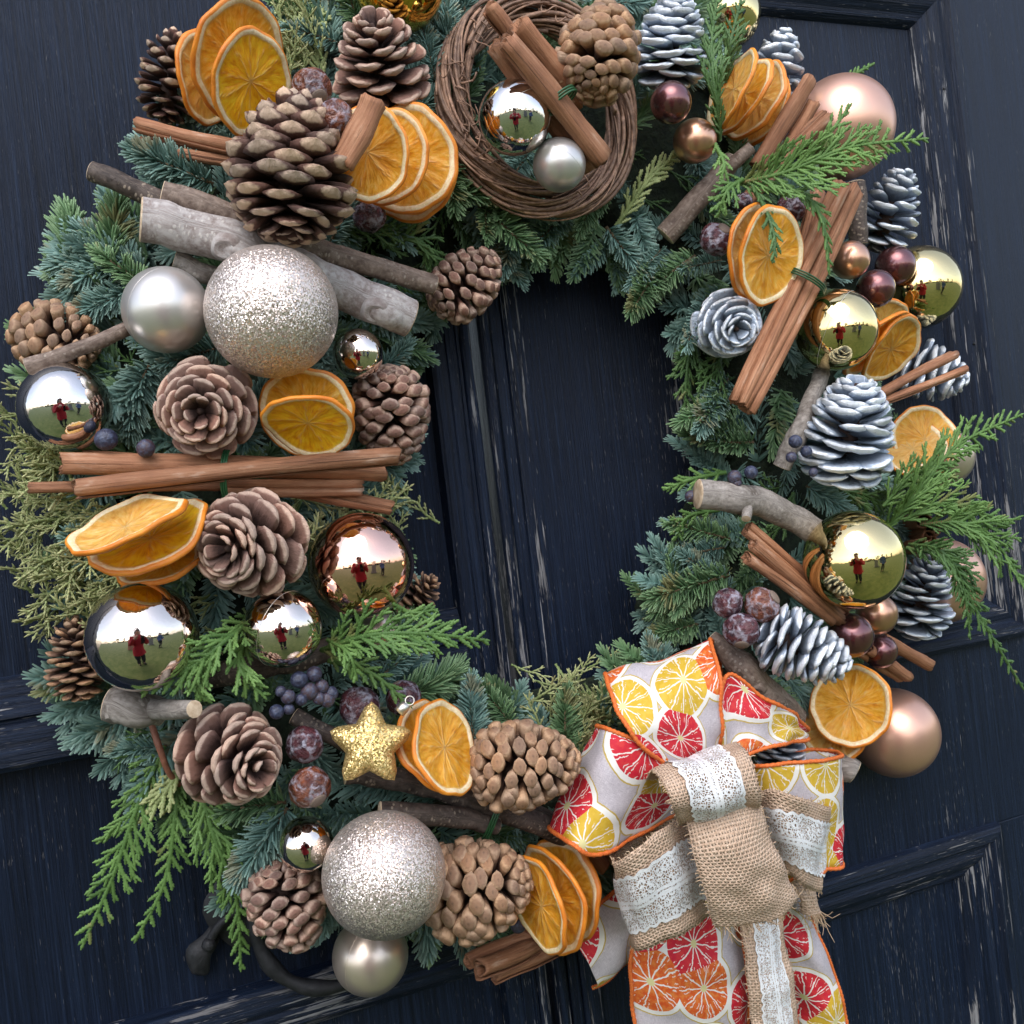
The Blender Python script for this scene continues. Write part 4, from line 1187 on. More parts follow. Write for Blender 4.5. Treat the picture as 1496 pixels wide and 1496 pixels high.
cinnamon((1290, 586), (1411, 539), 7, .10, .088, 'lower thin cinnamon stick in front of the outer silver cone at right', None, True)
cinnamon((90, 678), (560, 690), 18, .098, .094, 'upper thick cinnamon stick of the horizontal bundle at left', 'the horizontal cinnamon bundle', True, bow=.004)
cinnamon((110, 714), (581, 666), 16, .118, .116, 'front cinnamon stick crossing the horizontal bundle at left', None, True, bow=.006)
cinnamon((43, 712), (330, 708), 11, .085, .094, 'thin cinnamon stick projecting farthest left from the horizontal bundle', None, False)
cinnamon((330, 712), (529, 712), 13, .096, .094, 'double-rolled short cinnamon stick under the front one of the horizontal bundle', None, False)
cinnamon((405, 712), (572, 741), 14, .085, .085, 'reddish cinnamon stick slanting down at the right of the horizontal bundle', None, True)
cinnamon((120, 668), (420, 690), 12, .080, .08, 'hindmost cinnamon stick peeping out on top of the horizontal bundle', None, True)
cinnamon((1092, 772), (1235, 895), 11, .095, .09, 'uppermost cinnamon stick left of the largest gold bauble', None, False)
cinnamon((1100, 795), (1228, 905), 12, .11, .10, 'middle cinnamon stick left of the largest gold bauble, its roll showing', 'the lower right cinnamon', True)
cinnamon((1090, 815), (1215, 905), 12, .108, .10, 'lowest cinnamon stick left of the largest gold bauble', None, False)
cinnamon((1285, 930), (1355, 968), 14, .062, .05, 'upper cinnamon end poking out right of the low plum baubles', None, False)
cinnamon((1262, 950), (1320, 990), 14, .066, .052, 'lower cinnamon end poking out right of the low plum baubles', None, False)
cinnamon((1355, 768), (1330, 772), 19, .075, .03, 'upper cinnamon roll seen end-on at the right edge under cedar', None, False)
cinnamon((1352, 790), (1330, 795), 17, .075, .03, 'lower cinnamon roll seen end-on at the right edge under cedar', None, False)
cinnamon((700, 1415), (800, 1370), 17, .075, .05, 'front cinnamon stick of the bundle at the bottom of the wreath', 'the bottom cinnamon', True)
cinnamon((683, 1404), (790, 1362), 13, .062, .05, 'rear cinnamon stick of the bundle at the bottom of the wreath', None, True)
cinnamon((722, 1425), (815, 1385), 13, .060, .05, 'lowest cinnamon stick of the bundle at the bottom of the wreath', None, True)
cinnamon((850, 1228), (882, 1268), 13, .078, .078, 'left cinnamon end poking out under the ribbon bow', None, True)
cinnamon((868, 1222), (900, 1258), 12, .072, .072, 'right cinnamon end poking out under the ribbon bow', None, True)

def wire_tie(c, d, R, w, label, turns=3):
    """green wire wound round a bundle: c centre (px,py,h), d bundle direction in the image"""
    p = P(*c); s = mpp(p)
    ax = imgdir(d[0], d[1]); t_ = np.linspace(0, turns * 2 * np.pi, turns * 22)
    u = imgdir(-d[1], d[0]); v = CB
    path = np.array([u * (R * s * math.cos(q)) + v * (R * s * .8 * math.sin(q)) + ax * (w * s * (q / t_[-1] - .5)) for q in t_])
    V, F4, F3 = tube(path, 0.0007, 6)
    tag(ob('green_wire', mesh_np('green_wire', V, F4, F3), M['wire'], None, p), label, 'wire')
wire_tie((820, 146, .138), (.63, .78), 25, 12, 'green wire wound round the cinnamon in the vine ring')
wire_tie((1174, 412, .108), (-.47, .88), 34, 10, 'green wire tying the upright cinnamon bundle at right')
wire_tie((336, 694, .103), (1, 0), 40, 10, 'green wire tying the horizontal cinnamon bundle at left')
wire_tie((722, 1192, .086), (.9, .35), 36, 10, 'green wire round the dark twigs above the lower glitter ball')

# ------------------------------------------------------------------ branches
def branch(pts, rad, mat, label, short=None, knots=(), stubs=(), ns=18, cut=(True, True), group=None):
    """pts: (px, py, h); rad: px per point; knots: (t, angle, size); stubs: (t, tip px, py, h, radius)"""
    W = [P(*q) for q in pts]
    loc = W[len(W) // 2]
    s = mpp(loc)
    for q_ in crom([np.array(q[:2]) for q in pts], 12): FOOT.append((q_[0], q_[1], max(rad) + 8))
    n = max(20, int(sum((W[i + 1] - W[i]).length for i in range(len(W) - 1)) / 0.003))
    path = crom([w - loc for w in W], n)
    _sd = random.uniform(0, 99)
    _env = np.minimum(1, np.minimum(np.arange(n), n - 1 - np.arange(n)) / 4)
    path = path + np.array([Vector((mnoise.noise(Vector((q * .14, _sd, 0))), mnoise.noise(Vector((q * .14, _sd, 9))), mnoise.noise(Vector((q * .14, _sd, 5))))) * max(rad) * s * .28 for q in range(n)]) * _env[:, None]
    rr_ = np.interp(np.linspace(0, 1, n), np.linspace(0, 1, len(rad)), rad) * s
    T, N, B = frames(path)
    seed = random.uniform(0, 50)
    V, UV = [], []
    al = np.concatenate([[0], np.cumsum(np.linalg.norm(np.diff(path, axis=0), axis=1))])
    for i in range(n):
        for k in range(ns):
            a_ = 2 * math.pi * k / ns
            r = rr_[i]
            d = N[i] * math.cos(a_) + B[i] * math.sin(a_)
            q = path[i] + d * r
            r *= 1 + .09 * mnoise.noise(Vector(q / (r * 1.6)) + Vector((seed, 0, 0))) + .035 * mnoise.noise(Vector(q * 420) + Vector((0, seed, 0)))
            for kt, ka, ks in knots:
                dd = ((al[i] - kt * al[-1]) / (rr_[i] * 1.0)) ** 2 + (((a_ - ka + math.pi) % (2 * math.pi) - math.pi) / .75) ** 2
                r += rr_[i] * ks * math.exp(-dd * 2.2) * (1 - .55 * math.exp(-dd * 14))
            V.append(path[i] + d * r); UV.append((a_ * rr_[i] + seed, al[i] + seed))
    V = np.array(V)
    i = np.arange(n - 1)[:, None] * ns; k = np.arange(ns)[None, :]; kn = (k + 1) % ns
    F = np.stack([i + k, i + kn, i + ns + kn, i + ns + k], -1).reshape(-1, 4)
    o = thing('cut_branch', label, 'branch', loc, group)
    me = mesh_np('bark', V, F); uvset(me, UV)
    ob('bark', me, mat, o)
    for e, on, sg in ((0, cut[0], -1), (n - 1, cut[1], 1)):
        rim = V[e * ns:(e + 1) * ns]; c = path[e]
        t = T[e] * sg * (rr_[e] * .06)
        tilt = rr_[e] * .12
        VV = np.vstack([rim, c + (rim - c) * .96 + t, c + (rim - c) * .5 + t * 1.1, [c + t * 1.1]])
        FF = [(q * ns + j, q * ns + (j + 1) % ns, (q + 1) * ns + (j + 1) % ns, (q + 1) * ns + j) for q in range(2) for j in range(ns)]
        F3 = [(2 * ns + j, 2 * ns + (j + 1) % ns, 3 * ns) for j in range(ns)]
        if sg < 0: FF = [f[::-1] for f in FF]; F3 = [f[::-1] for f in F3]
        ob('cut_end', mesh_np('cut_end', VV, FF, F3), M['cut'] if on else mat, o)
    for kt, ka, ks in knots:
        i_ = int(kt * (n - 1)); d = Vector(N[i_] * math.cos(ka) + B[i_] * math.sin(ka)); kr = rr_[i_] * (.30 + .35 * ks)
        q = d.to_track_quat('Z', 'Y'); nk = 18; VV = []
        for kq, kz in ((1.5, -.42), (1.25, -.05), (1.0, .22), (.86, .30), (.74, .22), (.6, .27), (.48, .20), (.34, .24), (.2, .16), (.06, .2)):
            for k_ in range(nk):
                a_ = 2 * math.pi * k_ / nk
                w_ = kr * kq * (1 + .10 * mnoise.noise(Vector((math.cos(a_) * 1.4, math.sin(a_) * 1.4, kq + seed))))
                VV.append(Vector(path[i_]) + d * rr_[i_] * 1.02 + q @ Vector((math.cos(a_) * w_ * 1.15, math.sin(a_) * w_, kz * kr)))
        FF = [(a * nk + k_, a * nk + (k_ + 1) % nk, (a + 1) * nk + (k_ + 1) % nk, (a + 1) * nk + k_) for a in range(9) for k_ in range(nk)]
        me = mesh_np('knot', VV, FF); uvset(me, [(k_ % nk * .0012 + seed, k_ // nk * .0016) for k_ in range(len(VV))])
        ob('knot', me, mat, o)
    for (t, x, y, h, r) in stubs:
        b0 = path[int(t * (n - 1))]; b1 = np.array(P(x, y, h) - loc)
        pp = crom([b0, b0 * .45 + b1 * .55 + np.array((0, -.0015, 0)), b1], 12)
        VV, FF, F3 = tube(pp, np.linspace(r * 1.25, r * .95, 12) * s, 12, 1, False)
        me = mesh_np('side_stub', VV, FF); uvset(me, [(j % 12 * .002, j // 12 * .003) for j in range(len(VV))])
        sb = ob('side_stub', me, mat, o)
        rim = VV[-12:]; c = pp[-1]; d = pp[-1] - pp[-2]; d /= np.linalg.norm(d)
        ob('cut_end', mesh_np('cut_end', np.vstack([rim, [c + d * .0008]]), [], [(j, (j + 1) % 12, 12) for j in range(12)]), M['cut'], sb)
    if short: ANCH.append((pts[len(pts) // 2][0], pts[len(pts) // 2][1], short))
    return o

branch([(134, 250, .068), (200, 278, .075), (275, 312, .075)], [15, 15, 16], M['bark_dark'], 'dark speckled branch end sticking out at the upper left', 'the dark upper left branch')
branch([(238, 282, .085), (330, 312, .09), (420, 348, .088), (530, 382, .088), (634, 416, .085)], [17, 18, 17, 16, 16], M['bark_brown'],
       'long brown branch running above the thick pale one at upper left', 'the long brown branch', [(.33, 1.4, .25), (.62, 1.0, .2)])
branch([(207, 322, .088), (330, 352, .09), (460, 408, .09), (598, 466, .088)], [31, 31, 30, 29], M['bark_birch'],
       'thickest pale grey branch passing behind the upper glitter ball', 'the thick pale branch', [(.36, .6, .45), (.90, .5, .55)])
branch([(256, 378, .075), (290, 396, .075), (330, 415, .07)], [13, 15, 15], M['bark_grey'], 'short branch stub between the satin bauble and the thick pale branch', None, [(.3, 1.0, .4)])
branch([(40, 536, .085), (110, 512, .09), (190, 478, .085)], [13, 11, 11], M['bark_brown'], 'thin bent twig in front of the left edge tan cone', 'the left twig')
branch([(972, 344, .06), (1020, 290, .075), (1068, 235, .078)], [17, 16, 15], M['bark_brown'], 'brown branch slanting up from the inner edge at upper right', 'the slanting branch', [], [(.85, 1098, 215, .095, 9)])
branch([(1142, 682, .085), (1165, 630, .095), (1186, 585, .09), (1200, 545, .08)], [13, 14, 12, 12], M['bark_grey'], 'grey twig left of the largest silver cone', 'the grey right twig', [(.25, .8, .5)])
branch([(1020, 722, .095), (1080, 728, .10), (1150, 752, .098), (1205, 785, .09)], [21, 22, 20, 20], M['bark_grey'],
       'thick curved grey branch touching the largest gold bauble', 'the thick right branch', [(.38, 2.6, .4)], [(.40, 1090, 758, .112, 7)])
branch([(1040, 930, .08), (1080, 970, .095), (1120, 1010, .095), (1160, 1050, .085)], [10, 22, 22, 20], M['bark_brown'],
       'torn brown branch running down behind the ribbon bow', 'the torn branch', [(.55, .9, .45)])
branch([(1250, 268, .055), (1252, 310, .055), (1254, 355, .05)], [14, 14, 14], M['bark_dark'], 'upright dark twig left of the right edge silver cone', None)
branch([(160, 1028, .075), (200, 1036, .085), (240, 1042, .08)], [24, 26, 20], M['bark_grey'], 'short stout branch with a pale cut side shoot at lower left', 'the stout stub branch', [(.2, 1, .2)], [(.75, 284, 1036, .128, 13)])
branch([(300, 990, .07), (390, 972, .08), (480, 948, .075)], [18, 20, 19], M['bark_dark'], 'dark branch lying behind the medium silver bauble', None)
branch([(430, 1046, .085), (470, 1068, .09), (512, 1090, .085)], [13, 13, 13], M['bark_dark'], 'dark glittery twig running behind the gold star from upper left', None)
branch([(505, 1130, .075), (600, 1142, .08), (700, 1170, .085), (860, 1232, .08)], [15, 17, 18, 18], M['bark_dark'], 'longest dark glittery twig running under the tan cone to the bow', 'the dark twigs')
branch([(555, 1186, .09), (640, 1190, .092), (725, 1206, .088)], [15, 16, 14], M['bark_dark'], 'shorter dark twig just above the lower glitter ball', None)
branch([(600, 1115, .065), (700, 1150, .07), (840, 1222, .066)], [15, 16, 15], M['bark_dark'], 'hindmost dark twig behind the lower orange pair', None)
branch([(1205, 1105, .07), (1230, 1120, .075), (1248, 1128, .08)], [18, 19, 18], M['bark_grey'], 'grey branch end peeping out under the lower right orange pair', None)
# reddish stem with side knob at the lower left
branch([(222, 1060, .06), (232, 1090, .065), (245, 1125, .062), (265, 1150, .05)], [5, 5, 4.5, 4], M['stem_red'], 'thin reddish stem beside the lower left cone', None, ns=10)

# ------------------------------------------------------------------ nuts and berries
def nut(cx, cy, r, dz, mat, label, group=None):
    p = P(cx, cy, ringh(cx, cy) + dz); rm = r * mpp(p)
    bm = bmesh.new(); bmesh.ops.create_icosphere(bm, subdivisions=4, radius=1)
    sd = Vector((random.uniform(0, 90), 0, 0))
    for v in bm.verts:
        k = 1 + .07 * mnoise.noise(v.co * 1.6 + sd) + .03 * mnoise.noise(v.co * 4 + sd)
        v.co = Vector((v.co.x * k, v.co.y * k, v.co.z * k * .92))
        if v.co.z > .75: v.co.z += .25 * (v.co.z - .75)
    me = bpy.data.meshes.new('nut'); bm.to_mesh(me); bm.free()
    me.polygons.foreach_set('use_smooth', [True] * len(me.polygons))
    FOOT.append((cx, cy, r))
    o = thing('chestnut', label, 'nut', p, group)
    q = (random.uniform(0, 6), random.uniform(0, 6), random.uniform(0, 6))
    c = ob('shell', me, mat, o); c.scale = (rm,) * 3; c.rotation_euler = q
    cm = bpy.data.meshes.new('scar')
    bm = bmesh.new(); bmesh.ops.create_uvsphere(bm, u_segments=14, v_segments=8, radius=.42)
    for v in bm.verts: v.co.z = v.co.z * .35 - .84
    bm.to_mesh(cm); bm.free()
    c = ob('scar', cm, M['bark_brown'], o); c.scale = (rm,) * 3; c.rotation_euler = q
    ANCH.append((cx, cy, None))
for a in [(456, 130, 30, .05, 'nut', 'reddish bloomed chestnut behind the biggest pine cone, upper of two'),
          (490, 174, 28, .075, 'nut', 'pale-bloomed chestnut behind the biggest pine cone, lower of two'),
          (540, 316, 24, .02, 'nut_plum', 'dark chestnut under the upper orange stack'),
          (1047, 350, 25, .03, 'nut_plum', 'wrinkled dark plum chestnut left of the right orange pair'),
          (1155, 305, 21, .03, 'nut_plum', 'dark chestnut above the right orange pair under cedar'),
          (1086, 296, 14, .02, 'nut_plum', 'smallest dark chestnut beside the slanting branch'),
          (445, 1088, 28, .04, 'nut_plum', 'upper dark chestnut right of the lower left cone'),
          (452, 1150, 31, .045, 'nut', 'lower glossy red-brown chestnut right of the lower left cone'),
          (525, 1032, 30, .03, 'nut_plum', 'dark chestnut with white bloom above the gold star'),
          (590, 1020, 27, .03, 'nut_plum', 'greyish-violet chestnut above the lower orange pair'),
          (1063, 881, 23, .045, 'nut_plum', 'upper left chestnut of three above the torn branch'),
          (1113, 884, 27, .05, 'nut', 'reddest chestnut of three, upper right one above the bow'),
          (1083, 921, 27, .05, 'nut_plum', 'lowest chestnut of three above the torn branch')]:
    nut(a[0], a[1], a[2], a[3], M[a[4]], a[5])

BER = unit_sphere(20, 12); BER.name = 'berry'; BER.materials.append(M['berry'])
def berry(cx, cy, r, dz, label, group):
    p = P(cx, cy, ringh(cx, cy) + dz)
    FOOT.append((cx, cy, r))
    o = ob('juniper_berry', BER, M['berry'], None, p)
    s = r * mpp(p) * random.uniform(.92, 1.05); o.scale = (s, s * .96, s * .95); o.rotation_euler = (random.uniform(0, 6), random.uniform(0, 6), 0)
    tag(o, label, 'berry', group)
_bl = sorted([(437, 993, 13), (459, 985, 12), (452, 1010, 13), (470, 1003, 11), (421, 1018, 12), (478, 1022, 12), (466, 1020, 11), (484, 1013, 11), (410, 1010, 9), (440, 1022, 10)])
for i_, (x, y, r) in enumerate(_bl):
    berry(x, y, r, .05, (ORD[i_] if i_ < len(_bl) - 1 else 'rightmost') + ' blue-brown juniper berry in the cluster above the gold star', 'juniper berries clustered above the star')
_bl = sorted([(404, 1040, 11), (422, 1036, 9)])
for i_, (x, y, r) in enumerate(_bl):
    berry(x, y, r, .05, (ORD[i_] if i_ < len(_bl) - 1 else 'rightmost') + ' dark blue juniper berry just above the lower left cone', 'juniper berries above the lower left cone')
_bl = sorted([(1097, 690, 11), (1073, 697, 11), (1076, 706, 8), (1009, 725, 10)])
for i_, (x, y, r) in enumerate(_bl):
    berry(x, y, r, .05, (ORD[i_] if i_ < len(_bl) - 1 else 'rightmost') + ' juniper berry beside the left end of the thick right branch', 'juniper berries at the thick right branch')
_bl = sorted([(1162, 645, 11), (1178, 660, 9), (1156, 668, 9), (1188, 690, 7)])
for i_, (x, y, r) in enumerate(_bl):
    berry(x, y, r, .055, (ORD[i_] if i_ < len(_bl) - 1 else 'rightmost') + ' dark juniper berry left of the largest silver cone', 'juniper berries by the largest silver cone')
_bl = sorted([(155, 642, 17), (213, 655, 15)])
for i_, (x, y, r) in enumerate(_bl):
    berry(x, y, r, .045, (ORD[i_] if i_ < len(_bl) - 1 else 'rightmost') + ' large blue-black juniper berry above the horizontal cinnamon bundle', 'juniper berries above the cinnamon bundle')
berry(757, 1352, 12, .045, 'dark berry between the bottom orange fan and a tan cone', None)

# ------------------------------------------------------------------ gold star
def star():
    p = P(541, 1088, 0.118); s = mpp(p)
    o = thing('star_ornament', 'gold glitter star ornament lying on dark twigs', 'star', p)
    Ro, Ri = 74 * s, 37 * s
    view = (CAM_POS - p).normalized()
    X = (CR - view * CR.dot(view)).normalized(); Y = view.cross(X)
    na_, nr = 100, 10
    V = []
    for side in (1, -1):
        for j in range(nr):
            f = j / (nr - 1)
            for k in range(na_):
                a_ = 2 * math.pi * k / na_
                w = ((a_ / (2 * math.pi) * 5) % 1)
                tri = abs(w - .5) * 2            # 1 at the tip
                # straight-sided star outline, rounded tips
                ta = (1 - tri) * math.pi / 5
                ti = math.pi / 5
                x1, y1, x2, y2 = Ro, 0, Ri * math.cos(ti), Ri * math.sin(ti)
                den = math.sin(ta) * (x2 - x1) - math.cos(ta) * (y2 - y1)
                r = (x1 * (y2 - y1) - y1 * (x2 - x1)) / (-den) if abs(den) > 1e-9 else Ro
                r = r * (1 - .16 * max(0, tri - .72) / .28)
                z = side * 0.0095 * math.sqrt(max(0, 1 - f ** 2.2)) * (1 - .25 * f * (tri))
                ang = a_ + math.pi / 5 - math.pi / 2
                q = X * (math.cos(ang) * r * f) + Y * (math.sin(ang) * r * f) + view * z
                V.append(q)
    F = []
    for side in range(2):
        b = side * nr * na_
        for j in range(nr - 1):
            for k in range(na_):
                f = (b + j * na_ + k, b + (j + 1) * na_ + k, b + (j + 1) * na_ + (k + 1) % na_, b + j * na_ + (k + 1) % na_)
                F.append(f if side == 0 else f[::-1])
    ob('star_body', mesh_np('star_body', V, F), M['glitter_gold'], o)
    q0 = X * (42 * s) + Y * (48 * s); d = (X * .66 + Y * .75).normalized()
    V, F4, F3 = tube([q0 - d * .001, q0 + d * .003, q0 + d * .0055], [.0032, .0034, .0028], 14)
    cp = ob('cap', mesh_np('cap', V, F4, F3), M['seam'], o)
    a_ = np.linspace(0, 2 * np.pi, 20)
    V, F4, F3 = tube([q0 + d * (.008 + .0025 * math.sin(t)) + Vector(d.cross(view)) * (.0025 * math.cos(t)) for t in a_], .0004, 6, 1, False)
    ob('loop', mesh_np('loop', V, F4), M['seam'], o)
    ANCH.append((541, 1088, 'the gold star'))
star()

# ------------------------------------------------------------------ small vine ring
def vine_ring():
    p = P(789, 155, 0.078); s = mpp(p)
    o = thing('vine_ring', 'small ring of twisted brown vines holding baubles and cinnamon', 'vine ring', p)
    X = (CR - Vector((0, 1, 0)) * CR.y).normalized()
    nrm = Vector((-.02, -1, .06)).normalized()
    X = (X - nrm * X.dot(nrm)).normalized(); Y = nrm.cross(X)
    if Y.dot(CU) < 0: Y = -Y
    for i in range(64):
        n = 60
        a0 = random.uniform(0, 6.28); span = random.uniform(3.2, 6.6) * random.choice((1, -1))
        w = random.uniform(.8, 2.2); ph = random.uniform(0, 6.28)
        rho = random.choice((random.uniform(6, 17), random.uniform(15, 24)))
        R0 = 127 + random.gauss(0, 2)
        sd = random.uniform(0, 50)
        t = np.linspace(0, 1, n)
        th = a0 + span * t
        rr_ = R0 + rho * np.cos(w * th + ph) + np.array([3.0 * mnoise.noise(Vector((q * 7 + sd, 0, 0))) for q in t])
        hh = rho * .95 * np.sin(w * th + ph) + np.array([2.5 * mnoise.noise(Vector((q * 7 + sd, 9, 0))) for q in t])
        rr_[-5:] += np.linspace(0, 5, 5)
        pth = [X * (math.cos(q) * a * s * 1.06) + Y * (math.sin(q) * a * s * 1.13) + nrm * (z * s) for q, a, z in zip(th, rr_, hh)]
        rad = random.uniform(1.7, 4.0) * s * (1 - .35 * t)
        V, F4, F3 = tube(pth, rad, 6)
        ob('vine', mesh_np('vine', V, F4, F3), M['vine'], o)
    for i in range(16):          # loose curly tendrils
        th = random.choice((random.uniform(1.8, 4.2), random.uniform(0, 6.28)))
        n = 40; t = np.linspace(0, 1, n)
        c = X * (math.cos(th) * 128 * s) + Y * (math.sin(th) * 136 * s) + nrm * (22 * s)
        d = (X * random.gauss(0, 1) + Y * random.gauss(0, 1)).normalized(); e = nrm.cross(d)
        cr = random.uniform(5, 11) * s; tn = random.uniform(1.2, 2.6)
        pth = [c + d * ((q - .4) * 50 * s) + e * (cr * math.sin(q * tn * 6.28)) + nrm * (cr * (math.cos(q * tn * 6.28)) * .7) for q in t]
        V, F4, F3 = tube(pth, np.linspace(1.5, .7, n) * s, 5)
        ob('tendril', mesh_np('tendril', V, F4, F3), M['vine'], o)
    ANCH.append((655, 150, 'the vine ring')); ANCH.append((800, 300, 'the vine ring')); ANCH.append((920, 200, 'the vine ring'))
vine_ring()

# ------------------------------------------------------------------ ribbons
def strip(A, B, nl=48, nw=14, crown=0.0, wr=0.0008, seed=0.0):
    Aw = crom([P(*q) for q in A], nl); Bw = crom([P(*q) for q in B], nl)
    V = np.empty((nl, nw, 3)); UV = np.empty((nl, nw, 2))
    mid = (Aw + Bw) / 2
    al = np.concatenate([[0], np.cumsum(np.linalg.norm(np.diff(mid, axis=0), axis=1))])
    T = np.gradient(mid, axis=0); W = Bw - Aw
    N = np.cross(T, W); N /= np.linalg.norm(N, axis=1)[:, None] + 1e-9
    wid = np.linalg.norm(W, axis=1).max()
    if N[nl // 2][1] > 0: crown = -crown      # bulge towards the viewer's side
    for j in range(nw):
        f = j / (nw - 1)
        V[:, j] = Aw * (1 - f) + Bw * f + N * (crown * 4 * f * (1 - f))
        for i in range(nl):
            V[i, j] += N[i] * wr * mnoise.noise(Vector((al[i] * 55 + seed, f * 3.2, seed)))
        UV[:, j, 0] = f * wid + seed * 1.7; UV[:, j, 1] = al + seed * 2.3
    i = np.arange(nl - 1)[:, None] * nw; k = np.arange(nw - 1)[None, :]
    F = np.stack([i + k, i + k + 1, i + nw + k + 1, i + nw + k], -1).reshape(-1, 4)
    return V, UV, F, N

def ribbon_piece(name, A, B, parent, loc, mat, edge=None, seed=0.0, crown=0.0, wr=0.0009, nl=48, th=0.0004, fringe=None, ends=(False, False)):
    V, UV, F, N = strip(A, B, nl, 16, crown, wr, seed)
    L = np.array(loc)
    me = mesh_np(name, V.reshape(-1, 3) - L, F); uvset(me, UV.reshape(-1, 2))
    o = ob(name, me, mat, parent)
    sol = o.modifiers.new('thickness', 'SOLIDIFY'); sol.thickness = th; sol.offset = 0
    if edge:
        for e in (0, -1):
            n = 3 * nl
            pth = crom(V[:, e] - L, n)
            VV, F4, F3 = tube(pth, 0.0014 + 0.00028 * np.sin(np.arange(n) * 2.2), 8)
            ob('wired_edge', mesh_np('wired_edge', VV, F4, F3), edge, o)
    if fringe:
        parts = []
        rows = [(V[:, 0], V[:, 1]), (V[:, -1], V[:, -2])] + ([(V[0], V[1])] if ends[0] else []) + ([(V[-1], V[-2])] if ends[1] else [])
        for ri, (ed, inn) in enumerate(rows):
            e2 = crom(ed, 90); i2 = crom(inn, 90); long_ = ri >= 2
            for q in range(90):
                if random.random() < (.4 if not long_ else .3): continue
                d = e2[q] - i2[q]; d /= np.linalg.norm(d) + 1e-9
                ln = random.uniform(.0008, .003) * (3.2 if long_ else 1)
                d2 = d + np.array([random.gauss(0, .55) for _ in range(3)])
                p0 = e2[q] - d * .001
                parts.append(tube([p0 - L, p0 + (d + d2) * .5 * ln - L, p0 + d2 * ln + np.array((0, random.gauss(0, .0008), -.0003)) - L], [.00035, .0003, .0002], 4, 1, False))
        VV, F4, F3 = join(parts)
        fo = ob('frayed_threads', mesh_np('frayed_threads', VV, F4), M['fringe'], o); fo['kind'] = 'stuff'
    return o, V

BOWP = P(1030, 1200, .06)
bow = thing('ribbon_bow', 'citrus-slice print ribbon bow with rust-orange edges and long tails', 'bow', BOWP)
CI = [
 ('loop', [(985,1120,.075),(930,1070,.075),(892,1000,.085),(886,990,.105),(903,1035,.132),(935,1088,.138),(995,1130,.12)],
          [(1060,1090,.06),(1065,1030,.07),(1045,950,.08),(1038,937,.10),(1050,985,.13),(1056,1050,.132),(1050,1130,.11)], 0.31),
 ('loop', [(1000,1130,.06),(930,1090,.07),(880,1065,.085),(871,1060,.105),(900,1070,.13),(950,1092,.134),(1000,1130,.115)],
          [(980,1180,.05),(900,1215,.06),(815,1205,.08),(805,1212,.10),(835,1232,.128),(880,1247,.13),(990,1190,.11)], 1.37),
 ('loop', [(1035,1090,.10),(1050,1030,.112),(1066,985,.112),(1120,1022,.115),(1165,1046,.105),(1176,1068,.085),(1150,1075,.07)],
          [(1040,1160,.10),(1060,1130,.112),(1082,1108,.118),(1130,1090,.118),(1170,1082,.10),(1176,1074,.082),(1150,1085,.065)], 2.05),
 ('loop', [(1085,1122,.10),(1120,1117,.122),(1180,1114,.125),(1222,1108,.112),(1227,1100,.09),(1190,1096,.07),(1130,1101,.062),(1095,1112,.06)],
          [(1090,1250,.08),(1130,1290,.108),(1190,1276,.112),(1222,1267,.10),(1228,1252,.08),(1190,1240,.06),(1140,1240,.05),(1100,1240,.05)], 3.27),
 ('tail', [(960,1230,.06),(905,1290,.072),(862,1345,.078),(838,1374,.08)],
          [(1010,1310,.05),(955,1365,.058),(905,1416,.06),(867,1446,.06)], 4.11),
 ('tail', [(950,1250,.07),(930,1330,.075),(922,1395,.078),(925,1450,.075),(930,1530,.065)],
          [(1080,1270,.06),(1084,1330,.07),(1086,1395,.072),(1090,1450,.070),(1094,1530,.058)], 5.53),
 ('tail', [(1100,1280,.05),(1122,1340,.045),(1146,1410,.042),(1160,1465,.037),(1172,1535,.03)],
          [(1160,1270,.05),(1180,1325,.052),(1208,1395,.05),(1228,1450,.05),(1246,1535,.045)], 6.62),
]
for nm, A, B, sd in CI:
    ribbon_piece(nm, A, B, bow, BOWP, M['citrus'], M['edging'], sd, 0.011 if nm == 'tail' else 0.0, 0.0044)
ANCH.append((880, 1130, 'the ribbon bow')); ANCH.append((1060, 1010, 'the ribbon bow'))

